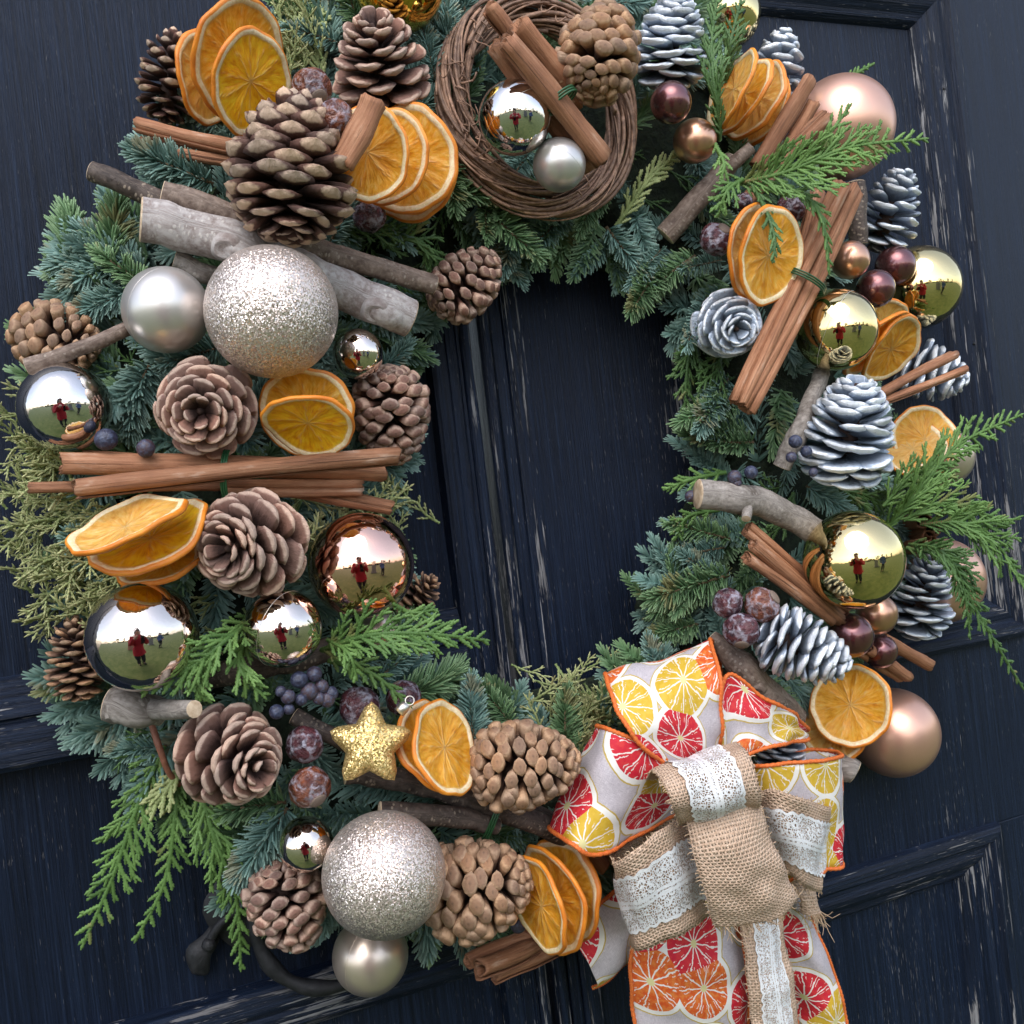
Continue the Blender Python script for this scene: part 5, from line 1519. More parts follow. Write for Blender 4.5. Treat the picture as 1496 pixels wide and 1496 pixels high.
BURP = P(1050, 1180, .09)
bur = thing('burlap_bow', 'burlap bow with white lace bands on top of the citrus ribbon', 'bow', BURP)
BU = [
 ('loop', [(962,1222,.10),(945,1185,.10),(938,1148,.12),(952,1128,.15),(972,1148,.172),(985,1185,.172),(992,1205,.15)],
          [(1105,1195,.10),(1090,1130,.10),(1072,1092,.115),(1080,1088,.145),(1098,1112,.168),(1110,1160,.168),(1108,1192,.145)], .2, True, (False, False)),
 ('loop', [(1008,1192,.13),(965,1212,.158),(920,1248,.160),(896,1258,.138),(898,1246,.112),(940,1215,.09),(985,1195,.085)],
          [(1036,1338,.115),(1000,1362,.138),(960,1380,.14),(930,1386,.125),(925,1372,.10),(960,1340,.085),(1010,1310,.08)], 1.1, True, (False, False)),
 ('loop', [(1095,1160,.125),(1130,1155,.145),(1180,1168,.145),(1207,1178,.125),(1205,1170,.10),(1160,1152,.09),(1110,1150,.085)],
          [(1130,1268,.11),(1160,1284,.128),(1180,1297,.125),(1194,1302,.11),(1190,1288,.09),(1150,1270,.08),(1120,1260,.08)], 2.3, True, (False, False)),
 ('knot_flap', [(1000,1190,.150),(1015,1250,.158),(1030,1310,.152),(1042,1352,.142)],
               [(1108,1165,.148),(1125,1220,.155),(1150,1280,.148),(1165,1312,.138)], 3.4, False, (False, True)),
 ('tail', [(1080,1320,.085),(1088,1400,.09),(1094,1460,.088),(1102,1535,.08)],
          [(1135,1310,.08),(1148,1385,.088),(1160,1440,.088),(1172,1535,.08)], 4.7, True, (False, True)),
 ('tail', [(1150,1285,.07),(1165,1310,.075),(1172,1335,.074)], [(1185,1285,.07),(1192,1308,.072),(1195,1330,.07)], 5.9, False, (False, True)),
]
for nm, A, B, sd, lc, ends in BU:
    o, V = ribbon_piece(nm, A, B, bur, BURP, M['burlap'], None, sd, 0.009 if nm == 'knot_flap' else (0.005 if nm == 'tail' else 0.0), 0.0034, 48, 0.0010, True, ends)
    if lc:
        nl, nw = V.shape[:2]
        n2 = 220
        a_ = crom(V[:, 0], n2); b_ = crom(V[:, -1], n2); m_ = crom(V[:, nw // 2], n2)
        VR = np.stack([crom(V[:, j], n2) for j in range(nw)], 1)
        T = np.gradient(m_, axis=0); N = np.cross(T, b_ - a_); N /= np.linalg.norm(N, axis=1)[:, None] + 1e-9
        al = np.concatenate([[0], np.cumsum(np.linalg.norm(np.diff(m_, axis=0), axis=1))])
        sc_ = .30 + .022 * np.abs(np.sin(al * math.pi / .0085)) + .006 * np.sin(al * 900)
        row, UV = [], []
        # outward side: away from the loop's own centre
        cen = m_.mean(0)
        sgn = np.sign(((m_ - cen) * N).sum(1).mean()) or 1
        if (N[n2 // 2] * sgn)[1] > 0 and nm == 'tail': sgn = -sgn
        for u in np.linspace(-1, 1, 13):
            f = .5 + u * sc_
            # follow the burlap surface through its middle line
            j_ = np.clip((f * (nw - 1)).astype(int), 0, nw - 2); g_ = (f * (nw - 1) - j_)[:, None]
            p_ = VR[np.arange(n2), j_] * (1 - g_) + VR[np.arange(n2), j_ + 1] * g_
            row.append(p_ + N * sgn * .0016)
            UV.append(np.stack([np.full(n2, u), al + sd], 1))
        VV = np.stack(row, 1).reshape(-1, 3) - np.array(BURP); UVV = np.stack(UV, 1).reshape(-1, 2)
        i = np.arange(n2 - 1)[:, None] * 13; k = np.arange(12)[None, :]
        F = np.stack([i + k, i + k + 1, i + 13 + k + 1, i + 13 + k], -1).reshape(-1, 4)
        me = mesh_np('lace_band', VV, F); uvset(me, UVV)
        ob('lace_band', me, M['lace'], o)

# ------------------------------------------------------------------ greenery
def needle_template(segs):
    """unit needle along +x, bending to +z; blunt tip"""
    us = np.linspace(0, 1, segs + 1)
    return us

def fir_mesh(seed, L=0.05, n=150, fine=True, nlen=0.0145):
    rg = np.random.default_rng(seed)
    V, F4, F3, TI, TW = [], [], [], [], []
    base = 0
    for i in range(n):
        t = i / (n - 1)
        if rg.random() < .07: continue
        s = L * (.02 + .96 * t)
        ph = i * 2.399963 + rg.normal(0, .25)
        rad = np.array((0, math.cos(ph), math.sin(ph)))
        if rad[2] < -.15:        # needles of the underside comb out to the sides
            rad = np.array((0, math.copysign(1, rad[1]), .12)); rad /= np.linalg.norm(rad)
        al = R_(np.interp(t, [0, .6, .9, 1], [72, 58, 40, 14]) + rg.normal(0, 12))
        d = np.array((math.cos(al), 0, 0)) + rad * math.sin(al)
        ln = nlen * np.interp(t, [0, .15, .6, 1], [.75, 1, .95, .6]) * rg.uniform(.85, 1.12)
        w = .00085 * rg.uniform(.85, 1.15)
        bend = np.array((.45, 0, .35)) * rg.uniform(.3, 1.0)
        us = np.array([0, .35, .72, .94]) if fine else np.array([0, .5, .95])
        ctr = np.array((s, 0, 0))[None] + d[None] * (us * ln)[:, None] + bend[None] * (us ** 2 * ln * .45)[:, None]
        sd = np.cross(d, (0, 0, 1)); sd /= np.linalg.norm(sd) + 1e-9
        up = np.cross(sd, d)
        wd = w * (np.array([.6, 1, 1, .6]) if fine else np.array([.7, 1.15, .55]))
        tint = rg.uniform(.1, 1.0)
        if fine:
            ring = np.stack([ctr - sd * wd[:, None], ctr + up * wd[:, None] * .45, ctr + sd * wd[:, None], ctr - up * wd[:, None] * .4], 1).reshape(-1, 3)
            tip = ctr[-1] + (ctr[-1] - ctr[-2]) * .22
            V.append(np.vstack([ring, tip]))
            k = len(us)
            for a in range(k - 1):
                for b in range(4):
                    F4.append((base + a * 4 + b, base + a * 4 + (b + 1) % 4, base + a * 4 + 4 + (b + 1) % 4, base + a * 4 + 4 + b))
            for b in range(4): F3.append((base + (k - 1) * 4 + b, base + (k - 1) * 4 + (b + 1) % 4, base + k * 4))
            nv = k * 4 + 1
            TW += [0] * 8 + [.25] * 4 + [.6] * 4 + [.9]
        else:
            ring = np.stack([ctr - sd * wd[:, None], ctr + up * wd[:, None] * .5, ctr + sd * wd[:, None]], 1).reshape(-1, 3)
            V.append(ring)
            for a in range(len(us) - 1):
                for b in range(2): F4.append((base + a * 3 + b, base + a * 3 + b + 1, base + a * 3 + 4 + b, base + a * 3 + 3 + b))
            nv = len(ring)
            TW += [0] * 3 + [.1] * 3 + [.6] * 3
        TI += [tint] * nv
        base += nv
    return bend_fir(np.vstack(V), seed), np.array(F4), np.array(F3) if F3 else np.zeros((0, 3), int), np.array(TI), np.array(TW)

def bend_fir(V, seed):
    q = np.random.default_rng(seed + 5000).normal(0, 1, 2)
    V = np.array(V, float)
    V[:, 1] += q[0] * 3.2 * V[:, 0] ** 2
    V[:, 2] += (q[1] * 2.2 - 1.2) * V[:, 0] ** 2
    return V

def knobby(path, r, sp, rg, tip=True):
    """scaly cypress twig: flattened tube with overlapping bumps"""
    ln = np.linalg.norm(np.diff(path, axis=0), axis=1).sum()
    n = max(4, int(ln / sp) + 2)
    q = crom(path, n)
    t = np.linspace(0, 1, n)
    rad = r * (1 - .45 * t ** 2) * (1 + .26 * np.where(np.arange(n) % 2 == 0, 1, -1))
    rad[-1] = r * .25
    return q, rad

def cedar_mesh(path, width, r=0.00115, sp=0.0011, ns=4, seed=0, dens=1.0, tipc=0.25, flatn=(0, -1, 0), sub=True):
    """flat branching spray along path (N,3), branchlets up to `width` long"""
    rg = np.random.default_rng(seed)
    path = np.asarray(path, float)
    ln = np.linalg.norm(np.diff(path, axis=0), axis=1).sum()
    nm = max(12, int(ln / .002))
    main = crom(path, nm)
    T = np.gradient(main, axis=0); T /= np.linalg.norm(T, axis=1)[:, None]
    up = np.asarray(flatn, float)
    parts, TI, TW = [], [], []
    def add(pth, rr, tint, tw0, tw1):
        q, rad = knobby(pth, rr, sp, rg)
        V, F4, F3 = tube(q, rad, ns, .62, False)
        parts.append((V, F4, F3))
        k = len(q); TI.extend(np.repeat(np.full(k, tint), ns)); TW.extend(np.repeat(np.linspace(tw0, tw1, k), ns))
    add(main, r * 1.25, .35, 0, tipc)
    step = .0046 / dens
    n = int(ln / step)
    for i in range(1, n):
        t = i / n
        k = min(nm - 2, int(t * (nm - 1)))
        sd = 1 if i % 2 else -1
        side = np.cross(T[k], up); side /= np.linalg.norm(side) + 1e-9
        L = width * np.interp(t, [0, .12, .35, .75, 1], [.55, .85, 1, .62, .16]) * rg.uniform(.72, 1.15)
        a = R_(rg.normal(38, 6))
        d = T[k] * math.cos(a) + side * sd * math.sin(a) + up * rg.normal(0.02, .13)
        d2 = T[min(nm - 1, k + 6)] * .35
        p0 = main[k]
        u = np.linspace(0, 1, 5)[:, None]
        b = p0 + d * L * u + d2 * L * u ** 2 * .5 + up * (rg.normal(0, .05) * L) * u ** 2
        ti = rg.uniform(.25, 1)
        add(b, r, ti, .05, tipc)
        if sub and L > .007:
            m = int(L / .0034)
            bd = b[-1] - b[0]; bd /= np.linalg.norm(bd)
            bs = np.cross(bd, up); bs /= np.linalg.norm(bs) + 1e-9
            for j in range(1, m):
                f = j / m
                s2 = 1 if (j + i) % 2 else -1
                l2 = min(L * .42, .0095) * (1 - .55 * f) * rg.uniform(.7, 1.15)
                q0 = b[0] + (b[-1] - b[0]) * f + d2 * L * (f * f - f) * .5
                aa = R_(rg.normal(34, 7))
                dd = bd * math.cos(aa) + bs * s2 * math.sin(aa) + up * rg.normal(0, .1)
                uu = np.linspace(0, 1, 3)[:, None]
                add(q0 + dd * l2 * uu + bd * l2 * .25 * uu ** 2, r * .85, np.clip(ti + rg.normal(0, .15), 0, 1), .1, tipc)
    V, F4, F3 = join(parts)
    return V, F4, F3, np.array(TI), np.array(TW)

# ---- hero cedar fronds (each along its own path)
def frond(pts, width, mat, label, seed, dens=1.0, r=0.00135, stem='stem_green', tipc=.25, short=None):
    W = [P(*q) for q in pts]
    loc = W[0]
    s = mpp(W[len(W) // 2])
    pth = np.array([w - loc for w in W])
    V, F4, F3, TI, TW = cedar_mesh(pth, width * s, r, .0010, 5, seed, dens, tipc, tuple(-np.array((0, 1, 0)) + np.random.default_rng(seed).normal(0, .2, 3)))
    o = thing('cedar_frond', label, 'cedar frond', loc)
    me = mesh_np('leaves', V, F4); vattr(me, 'tint', TI); vattr(me, 'tipw', TW)
    ob('leaves', me, M[mat], o)
    V, F4, F3 = tube(crom(pth[: max(2, len(pth) - 1)], 20) + np.array((0, .0008, 0)), np.linspace(.0015, .0008, 20), 6)
    ob('stem', mesh_np('stem', V, F4, F3), M[stem], o)

FR = [
 ([(470,950,.09),(540,928,.13),(620,926,.14),(716,936,.135)], 60, 'cedar', 'bright cedar frond reaching right across the hole under the copper bauble', 1.0),
 ([(480,935,.095),(510,955,.12),(522,995,.12)], 38, 'cedar', 'short cedar frond hanging below the copper bauble above the gold star', 1.0),
 ([(480,965,.08),(545,985,.10),(602,1036,.10)], 34, 'cedar', 'cedar frond crossing the dark chestnuts above the lower orange pair', .9),
 ([(570,880,.10),(600,895,.135),(640,890,.135)], 30, 'cedar', 'small cedar tip touching the lower right of the copper bauble', 1.0),
 ([(1078,268,.10),(1150,250,.13),(1240,215,.145),(1357,202,.14)], 70, 'cedar', 'long cedar frond crossing the upper rose-gold bauble to the right', 1.0),
 ([(1085,262,.105),(1062,280,.115),(1048,318,.11)], 34, 'cedar', 'short cedar frond hanging left of the right orange pair', 1.0),
 ([(1130,268,.11),(1180,290,.125),(1203,330,.13),(1212,402,.125)], 30, 'cedar', 'narrow cedar frond curving down over the tied cinnamon sticks', 1.0),
 ([(1100,272,.11),(1120,310,.13),(1132,350,.135),(1128,385,.135)], 26, 'cedar_dark', 'thin cedar frond lying over the right orange pair', .9),
 ([(1165,255,.12),(1205,205,.14),(1245,150,.145)], 36, 'cedar', 'cedar spray pointing up in front of the upper rose-gold bauble', .8),
 ([(1225,125,.05),(1250,108,.05),(1278,92,.045)], 14, 'cedar', 'tiny cedar tip showing above the upper rose-gold bauble', 1.0),
 ([(1052,205,.09),(1045,140,.11),(1040,60,.11),(1052,-25,.10)], 46, 'cedar_dark', 'tall dark cedar frond standing left of the top right orange fan', 1.1),
 ([(1060,120,.085),(1068,60,.10),(1085,-10,.095)], 36, 'cedar_dark', 'dark cedar frond rising in front of the top right gold bauble', 1.0),
 ([(1045,210,.10),(1058,240,.11),(1052,262,.11)], 22, 'cedar', 'little cedar sprig below the leftmost slice of the upper orange fan', 1.0),
 ([(1290,775,.08),(1340,720,.10),(1400,650,.10),(1496,604,.09)], 60, 'cedar', 'cedar frond reaching up to the right frame edge', 1.0),
 ([(1320,760,.085),(1370,735,.10),(1420,745,.105),(1478,765,.10)], 44, 'cedar', 'cedar frond pointing straight right above the half hidden rose-gold bauble', 1.0),
 ([(1345,765,.085),(1410,765,.11),(1460,800,.11),(1500,862,.10)], 58, 'cedar', 'broad cedar frond drooping at the right frame edge', 1.0),
 ([(1325,800,.09),(1390,820,.12),(1425,890,.12),(1496,1008,.11)], 40, 'cedar_dark', 'longest drooping cedar frond at the right, down past the rail', 1.0),
 ([(1330,795,.09),(1375,805,.125),(1405,850,.125),(1418,935,.12)], 34, 'cedar_dark', 'cedar frond hanging over the half hidden rose-gold bauble', 1.0),
 ([(1290,740,.085),(1340,690,.095),(1400,700,.09)], 44, 'cedar', 'bushy cedar spray behind the right edge orange pair', 1.1),
 ([(240,1090,.05),(200,1180,.055),(165,1280,.05),(118,1388,.04)], 62, 'cedar', 'leftmost of the long cedar fronds hanging at the lower left', .75),
 ([(262,1130,.05),(255,1200,.055),(240,1290,.05),(196,1378,.04)], 40, 'cedar', 'middle long cedar frond hanging at the lower left', .9),
 ([(290,1150,.055),(315,1230,.06),(345,1310,.055),(352,1420,.045)], 56, 'cedar', 'rightmost of the long cedar fronds hanging at the lower left', 1.0),
 ([(265,1120,.055),(240,1160,.06),(190,1215,.05)], 36, 'cedar_gold', 'yellowish cedar sprig among the hanging fronds at the lower left', .9),
 ([(375,900,.09),(330,935,.12),(280,975,.12),(205,1012,.11)], 52, 'cedar', 'cedar frond sweeping under the largest silver bauble', 1.0),
 ([(360,930,.09),(350,975,.11),(390,1022,.11)], 44, 'cedar', 'cedar frond pointing down right above the lower left cone', 1.0),
 ([(320,940,.085),(290,990,.115),(300,1025,.115)], 44, 'cedar', 'cedar spray just above the stout stub branch', 1.0),
 ([(1020,480,.05),(1005,530,.055),(1000,600,.05)], 40, 'cedar_dark', 'olive cedar frond hanging on the inner right edge below the small silver cone', 1.0),
 ([(1060,500,.055),(1040,560,.06),(1030,620,.055)], 40, 'cedar_dark', 'second olive cedar frond under the small round silver cone', 1.0),
 ([(1060,690,.05),(1010,700,.055),(968,716,.05)], 26, 'cedar', 'thin cedar tip pointing into the hole above the thick right branch', .9),
 ([(1050,745,.05),(1005,755,.055),(985,790,.05)], 30, 'cedar', 'cedar tip hanging below the left end of the thick right branch', .9),
 ([(900,330,.05),(950,260,.07),(998,218,.07)], 32, 'cedar_gold', 'yellow-green cedar sprig between the vine ring and the slanting branch', 1.1),
 ([(560,360,.06),(610,350,.07),(650,400,.06)], 46, 'cedar_dark', 'cedar spray between the orange stack and the long brown branch', 1.1),
 ([(500,330,.065),(560,335,.07),(610,330,.065)], 40, 'cedar_dark', 'cedar spray under the upper orange stack', 1.1),
 ([(1180,720,.06),(1240,715,.07),(1300,740,.07)], 52, 'cedar_dark', 'cedar spray under the largest silver cone', 1.1),
 ([(1160,720,.055),(1150,760,.06),(1110,790,.055)], 30, 'cedar_dark', 'olive cedar spray below the thick right branch', 1.0),
 ([(440,100,.05),(432,50,.06),(430,-10,.055)], 34, 'cedar_gold', 'yellow-green cedar spray rising right of the top left oranges', 1.2),
 ([(470,120,.05),(462,60,.055),(475,0,.05)], 34, 'cedar_gold', 'yellow-green cedar spray left of the top brown cone', 1.2),
 ([(760,1380,.04),(772,1398,.045),(770,1416,.04)], 10, 'cedar', 'tiny cedar tip hanging over the bottom cinnamon', 1.0),
]
for i, (pts, w, mat, lab, dn) in enumerate(FR):
    frond(pts, w, mat, lab, 100 + i, dn * 1.3, stem='stem_red' if i in (4, 6, 13, 15) else 'stem_green', tipc=.5 if mat == 'cedar_gold' else .25,
          r=.0015 if mat == 'cedar_gold' else .00135)

# ---- filler greenery: fir and cedar that nobody could count
GOLD_Z = [(40, 700, 120), (95, 830, 110), (60, 600, 80), (430, 60, 70), (840, 1020, 85), (470, 760, 70), (580, 740, 40), (330, 880, 60), (1090, 830, 30)]
CED_Z = [(1020, 560, 90), (1260, 720, 100), (600, 340, 90), (950, 270, 60), (230, 430, 80), (230, 530, 80), (330, 990, 90), (1180, 720, 80), (460, 560, 60),
         (880, 230, 50), (1180, 470, 60), (450, 1010, 60), (90, 440, 50), (520, 590, 50)]

def zone(px, py):
    for z in GOLD_Z:
        if math.hypot(px - z[0], py - z[1]) < z[2] * random.uniform(.6, 1.1): return 'gold'
    for z in CED_Z:
        if math.hypot(px - z[0], py - z[1]) < z[2] * random.uniform(.5, 1.1): return 'cedar'
    return 'fir'

def samples(n, mind):
    pts, tries = [], 0
    while len(pts) < n and tries < 60000:
        tries += 1
        x, y = random.uniform(-10, 1420), random.uniform(-70, 1400)
        if not inpoly((x, y), OUT) or inpoly((x, y), INN): continue
        if any((x - a) ** 2 + (y - b) ** 2 < mind * mind for a, b in pts): continue
        pts.append((x, y))
    return pts

def heading(px, py):
    """image direction a sprig points at this place: out of the ring at its rims, anywhere within"""
    t, do, di, qo, qi = ringt(px, py)
    if do < 75:
        v = qo - np.array((px, py)); v = v / (np.linalg.norm(v) + 1e-6); j = .45
    elif di < 75:
        v = qi - np.array((px, py)); v = v / (np.linalg.norm(v) + 1e-6); j = .5
    else:
        c = np.array((px, py)) - np.array((760., 700.)); v = c / np.linalg.norm(c) * (1 if t < .5 else -1); j = 1.1
    a = math.atan2(v[1], v[0]) + random.gauss(0, j)
    rim = min(do, di)
    return math.cos(a), math.sin(a), rim

def pull_in(px, py, dx, dy, rim, reach):
    """shift a rim sprig inwards so that its tip ends a little outside the ring"""
    if rim < 75:
        k = max(0.0, reach - rim - random.uniform(0, 22))
        px, py = px - dx * k, py - dy * k
    return px, py

def covered(px, py):
    return any((px - a) ** 2 + (py - b) ** 2 < c * c for a, b, c in FOOT)

def place(px, py, dx, dy, rim, lift, rise=None):
    h = ringh(px, py)
    p = P(px, py, h + lift)
    tw = (-.10 if rim < 75 else random.uniform(.02, .4)) if rise is None else rise
    X = CR * dx - CU * dy
    X = (X - Vector((0, 1, 0)) * X.y).normalized()
    X = (X + Vector((0, -1, 0)) * tw).normalized()
    Zv = Vector((0, -1, 0)) + Vector((random.gauss(0, .25), 0, random.gauss(0, .25)))
    Zv = (Zv - X * Zv.dot(X)).normalized()
    return p, Matrix((X, Zv.cross(X), Zv)).transposed()

class Acc:
    def __init__(s): s.V, s.F4, s.F3, s.TI, s.TW, s.n = [], [], [], [], [], 0
    def add(s, V, F4, F3, TI, TW):
        s.V.append(V); s.F4.append(F4 + s.n)
        if len(F3): s.F3.append(F3 + s.n)
        s.TI.append(TI); s.TW.append(TW); s.n += len(V)
    def build(s, name, mat, label, cat):
        me = mesh_np(name, np.vstack(s.V), np.vstack(s.F4), np.vstack(s.F3) if s.F3 else None)
        vattr(me, 'tint', np.concatenate(s.TI)); vattr(me, 'tipw', np.concatenate(s.TW))
        o = ob(name, me, mat); o['kind'] = 'stuff'; o['label'] = label; o['category'] = cat
        return o

COARSE = [fir_mesh(900 + k, .052, 120, False) for k in range(8)]
def cedproto(seed, fine=False):
    rg = np.random.default_rng(seed)
    pth = np.array([(0, 0, 0), (.018, .002 * rg.normal(), .003), (.036, .004 * rg.normal(), .004), (.052, .005 * rg.normal(), .001)])
    return cedar_mesh(pth, .017, .00125, .0017, 3, seed, .8, .3, (0, 0, 1))
def goldproto(seed):
    rg = np.random.default_rng(seed)
    pth = np.array([(0, 0, 0), (.014, .003 * rg.normal(), .004), (.026, .004 * rg.normal(), .007), (.038, .005 * rg.normal(), .012)])
    return cedar_mesh(pth, .013, .00145, .0017, 3, seed, 1.0, .85, (0, .3, 1))
CPRO = [cedproto(50 + k) for k in range(5)]; GPRO = [goldproto(70 + k) for k in range(5)]
acc = {'fir': Acc(), 'fir_green': Acc(), 'cedar': Acc(), 'gold': Acc()}
random.seed(5)
for (x, y) in samples(760, 26):
    z = zone(x, y)
    if z == 'cedar' and random.random() < .35: z = 'fir'
    pro = {'fir': COARSE, 'cedar': CPRO, 'gold': GPRO}[z][random.randrange(5)]
    dx, dy, rim = heading(x, y)
    sc = random.uniform(.7, 1.0)
    x, y = pull_in(x, y, dx, dy, rim, (140 if x < 500 else 118) * sc)
    cv = covered(x, y) or covered(x + dx * 60 * sc, y + dy * 60 * sc) or covered(x + dx * 100 * sc, y + dy * 100 * sc)
    p, m3 = place(x, y, dx, dy, rim, random.uniform(-.024, -.014) if cv else random.uniform(-.016, -.004), random.uniform(-.08, .06) if cv else None)
    V = pro[0] * sc @ np.array(m3).T + np.array(p)
    V[:, 1] = np.minimum(V[:, 1], -.0015)
    acc['fir_green' if z == 'fir' and random.random() < .33 else z].add(V, pro[1], pro[2], np.clip(pro[3] * random.uniform(.4, 1.15), 0, 1), pro[4])
for (cx_, cy_, n_, rx_, ry_) in [(45, 690, 44, 48, 95), (85, 830, 38, 62, 62), (130, 880, 12, 40, 25), (430, 50, 14, 28, 45), (840, 1010, 22, 60, 40), (575, 735, 8, 25, 20), (480, 770, 10, 30, 20)]:
    for _k in range(n_):
        x, y = random.gauss(cx_, rx_ * .6), random.gauss(cy_, ry_ * .6)
        a_ = math.atan2(y - 700, x - 770) + random.gauss(0, .8)
        if cx_ > 400: a_ = -math.pi / 2 + random.gauss(0, .9)
        pro = GPRO[random.randrange(5)]; sc = random.uniform(.6, .95)
        p, m3 = place(x - math.cos(a_) * 45, y - math.sin(a_) * 45, math.cos(a_), math.sin(a_), 100, random.uniform(0, .012), random.uniform(0, .5))
        V = pro[0] * sc @ np.array(m3).T + np.array(p)
        acc['gold'].add(V, pro[1], pro[2], np.clip(pro[3] * random.uniform(.5, 1.2), 0, 1), pro[4])
acc['fir'].build('fir_greenery', M['fir'], 'mass of blue-green fir needles filling the wreath', 'fir greenery')
acc['fir_green'].build('green_fir_greenery', M['fir_green'], 'mass of mid-green fir needles scattered through the wreath', 'fir greenery')
acc['cedar'].build('cedar_greenery', M['cedar_dark'], 'mass of dark green cedar filling gaps in the wreath', 'cedar greenery')
acc['gold'].build('golden_cedar_greenery', M['cedar_gold'], 'mass of yellow-green golden cedar along the left side', 'cedar greenery')

# ---- fir sprigs one can tell apart, on top of the mass
FIRM = []
for k in range(12):
    V, F4, F3, TI, TW = fir_mesh(300 + k, .042 + .006 * (k % 4), (130, 170, 190)[k % 3], True, .0125 + .0016 * (k % 3))
    me = mesh_np('needles', V, F4, F3); vattr(me, 'tint', TI); vattr(me, 'tipw', TW); me.materials.append(M['fir'])
    V, F4, F3 = tube(crom([(0, 0, 0), (.025, 0, 0), (.05, 0, 0)], 9), np.linspace(.0014, .0007, 9), 6)
    V = bend_fir(V, 300 + k)
    st = mesh_np('stem', V, F4, F3); st.materials.append(M['stem'])
    FIRM.append((me, st))
GOLDM = []
for k in range(4):
    V, F4, F3, TI, TW = (lambda rg: cedar_mesh(np.array([(0, 0, 0), (.015, .003 * rg.normal(), .005), (.028, .005 * rg.normal(), .010), (.042, .005 * rg.normal(), .016)]),
                         .015, .0015, .0011, 5, 600 + k, 1.05, .9, (0, .3, 1)))(np.random.default_rng(40 + k))
    me = mesh_np('leaves', V, F4); vattr(me, 'tint', TI); vattr(me, 'tipw', TW); me.materials.append(M['cedar_gold'])
    V, F4, F3 = tube([(0, 0, 0), (.02, 0, .006), (.035, 0, .011)], [.0014, .0011, .0007], 6)
    st = mesh_np('stem', V, F4, F3); st.materials.append(M['stem_green'])
    GOLDM.append((me, st))
NAMED = [a for a in ANCH if a[2]]
def where(px, py, dx, dy):
    ds = sorted(NAMED, key=lambda a: math.hypot(a[0] - px, a[1] - py))
    near = ds[0]; sec = next(d for d in ds[1:] if d[2] != near[2])
    way = ('right' if dx > 0 else 'left') if abs(dx) > abs(dy) else ('down' if dy > 0 else 'up')
    return near[2], sec[2], way
ALLPOS = [(a[0], a[1]) for a in ANCH]
def sprig(px, py, dx, dy, rim, kind, lift=.003, sc=1.0):
    px, py = pull_in(px, py, dx, dy, rim, (150 if px < 500 else 122) * sc)
    if kind == 'fir' and any(covered(px + dx * q * sc, py + dy * q * sc) for q in (35, 70, 105)): return
    a, b, way = where(px + dx * 50, py + dy * 50, dx, dy)
    green = random.random() < .36
    nm = ('mid-green fir sprig' if green else 'blue-green fir sprig') if kind == 'fir' else 'golden cedar sprig'
    lab = f'{nm} pointing {way} between {a} and {b}'
    if len(lab.split()) > 16: lab = f'{nm} pointing {way} beside {a}'
    if lab in LABELS: return
    p, m3 = place(px, py, dx, dy, rim, lift)
    me, st = random.choice(FIRM if kind == 'fir' else GOLDM)
    o = thing('fir_sprig' if kind == 'fir' else 'golden_cedar_sprig', lab, 'fir sprig' if kind == 'fir' else 'cedar sprig', p)
    o.matrix_world = Matrix.Translation(p) @ m3.to_4x4() @ Matrix.Scale(sc, 4)
    nd = link(bpy.data.objects.new('needles' if kind == 'fir' else 'leaves', me), o)
    if kind == 'fir' and green:
        nd.material_slots[0].link = 'OBJECT'; nd.material_slots[0].material = M['fir_green']
    link(bpy.data.objects.new('stem', st), o)
random.seed(21)
for (x, y) in samples(420, 34):
    z = zone(x, y)
    dx, dy, rim = heading(x, y)
    sprig(x, y, dx, dy, rim, 'gold' if z == 'gold' else 'fir', random.uniform(-.004, .005), random.uniform(.7, 1.0))
# the sprigs that stand clear against the door
for (x, y, tx, ty, sc) in [(105, 420, 118, 305, 1.1), (150, 440, 170, 320, 1.0), (95, 380, 85, 330, .9), (240, 320, 200, 245, 1.1), (330, 215, 215, 160, 1.1),
                           (300, 250, 215, 275, 1.1), (590, 520, 628, 478, 1.0), (570, 560, 632, 570, .9), (700, 300, 740, 340, 1.1), (830, 370, 790, 430, 1.0),
                           (880, 360, 905, 440, 1.1), (960, 390, 930, 430, 1.0), (1000, 460, 945, 470, 1.1), (1060, 640, 990, 700, 1.1), (1080, 600, 1010, 640, 1.2),
                           (1000, 790, 925, 830, 1.0), (980, 860, 895, 880, 1.1), (1000, 910, 915, 930, 1.0), (950, 930, 840, 965, 1.1), (1030, 850, 960, 790, 1.0),
                           (90, 1000, 55, 980, .9), (170, 1050, 75, 1045, 1.2), (190, 1070, 140, 1130, 1.2), (230, 1090, 190, 1150, 1.1), (640, 960, 700, 985, 1.1),
                           (690, 1000, 745, 990, 1.1), (600, 1390, 650, 1385, .8), (640, 1370, 620, 1398, .9), (480, 1370, 500, 1385, .8), (380, 560, 290, 560, .8),
                           (20, 620, 60, 640, .8), (100, 660, 130, 720, .9), (340, 1210, 400, 1180, 1.1), (420, 1180, 380, 1230, 1.0), (1120, 560, 1130, 520, 1.0)]:
    v = np.array((tx - x, ty - y), float); v /= np.linalg.norm(v)
    sprig(x, y, v[0], v[1], 30 if ringt(tx, ty)[0] in (0.0, 1.0) else 100, 'fir', .006, sc)

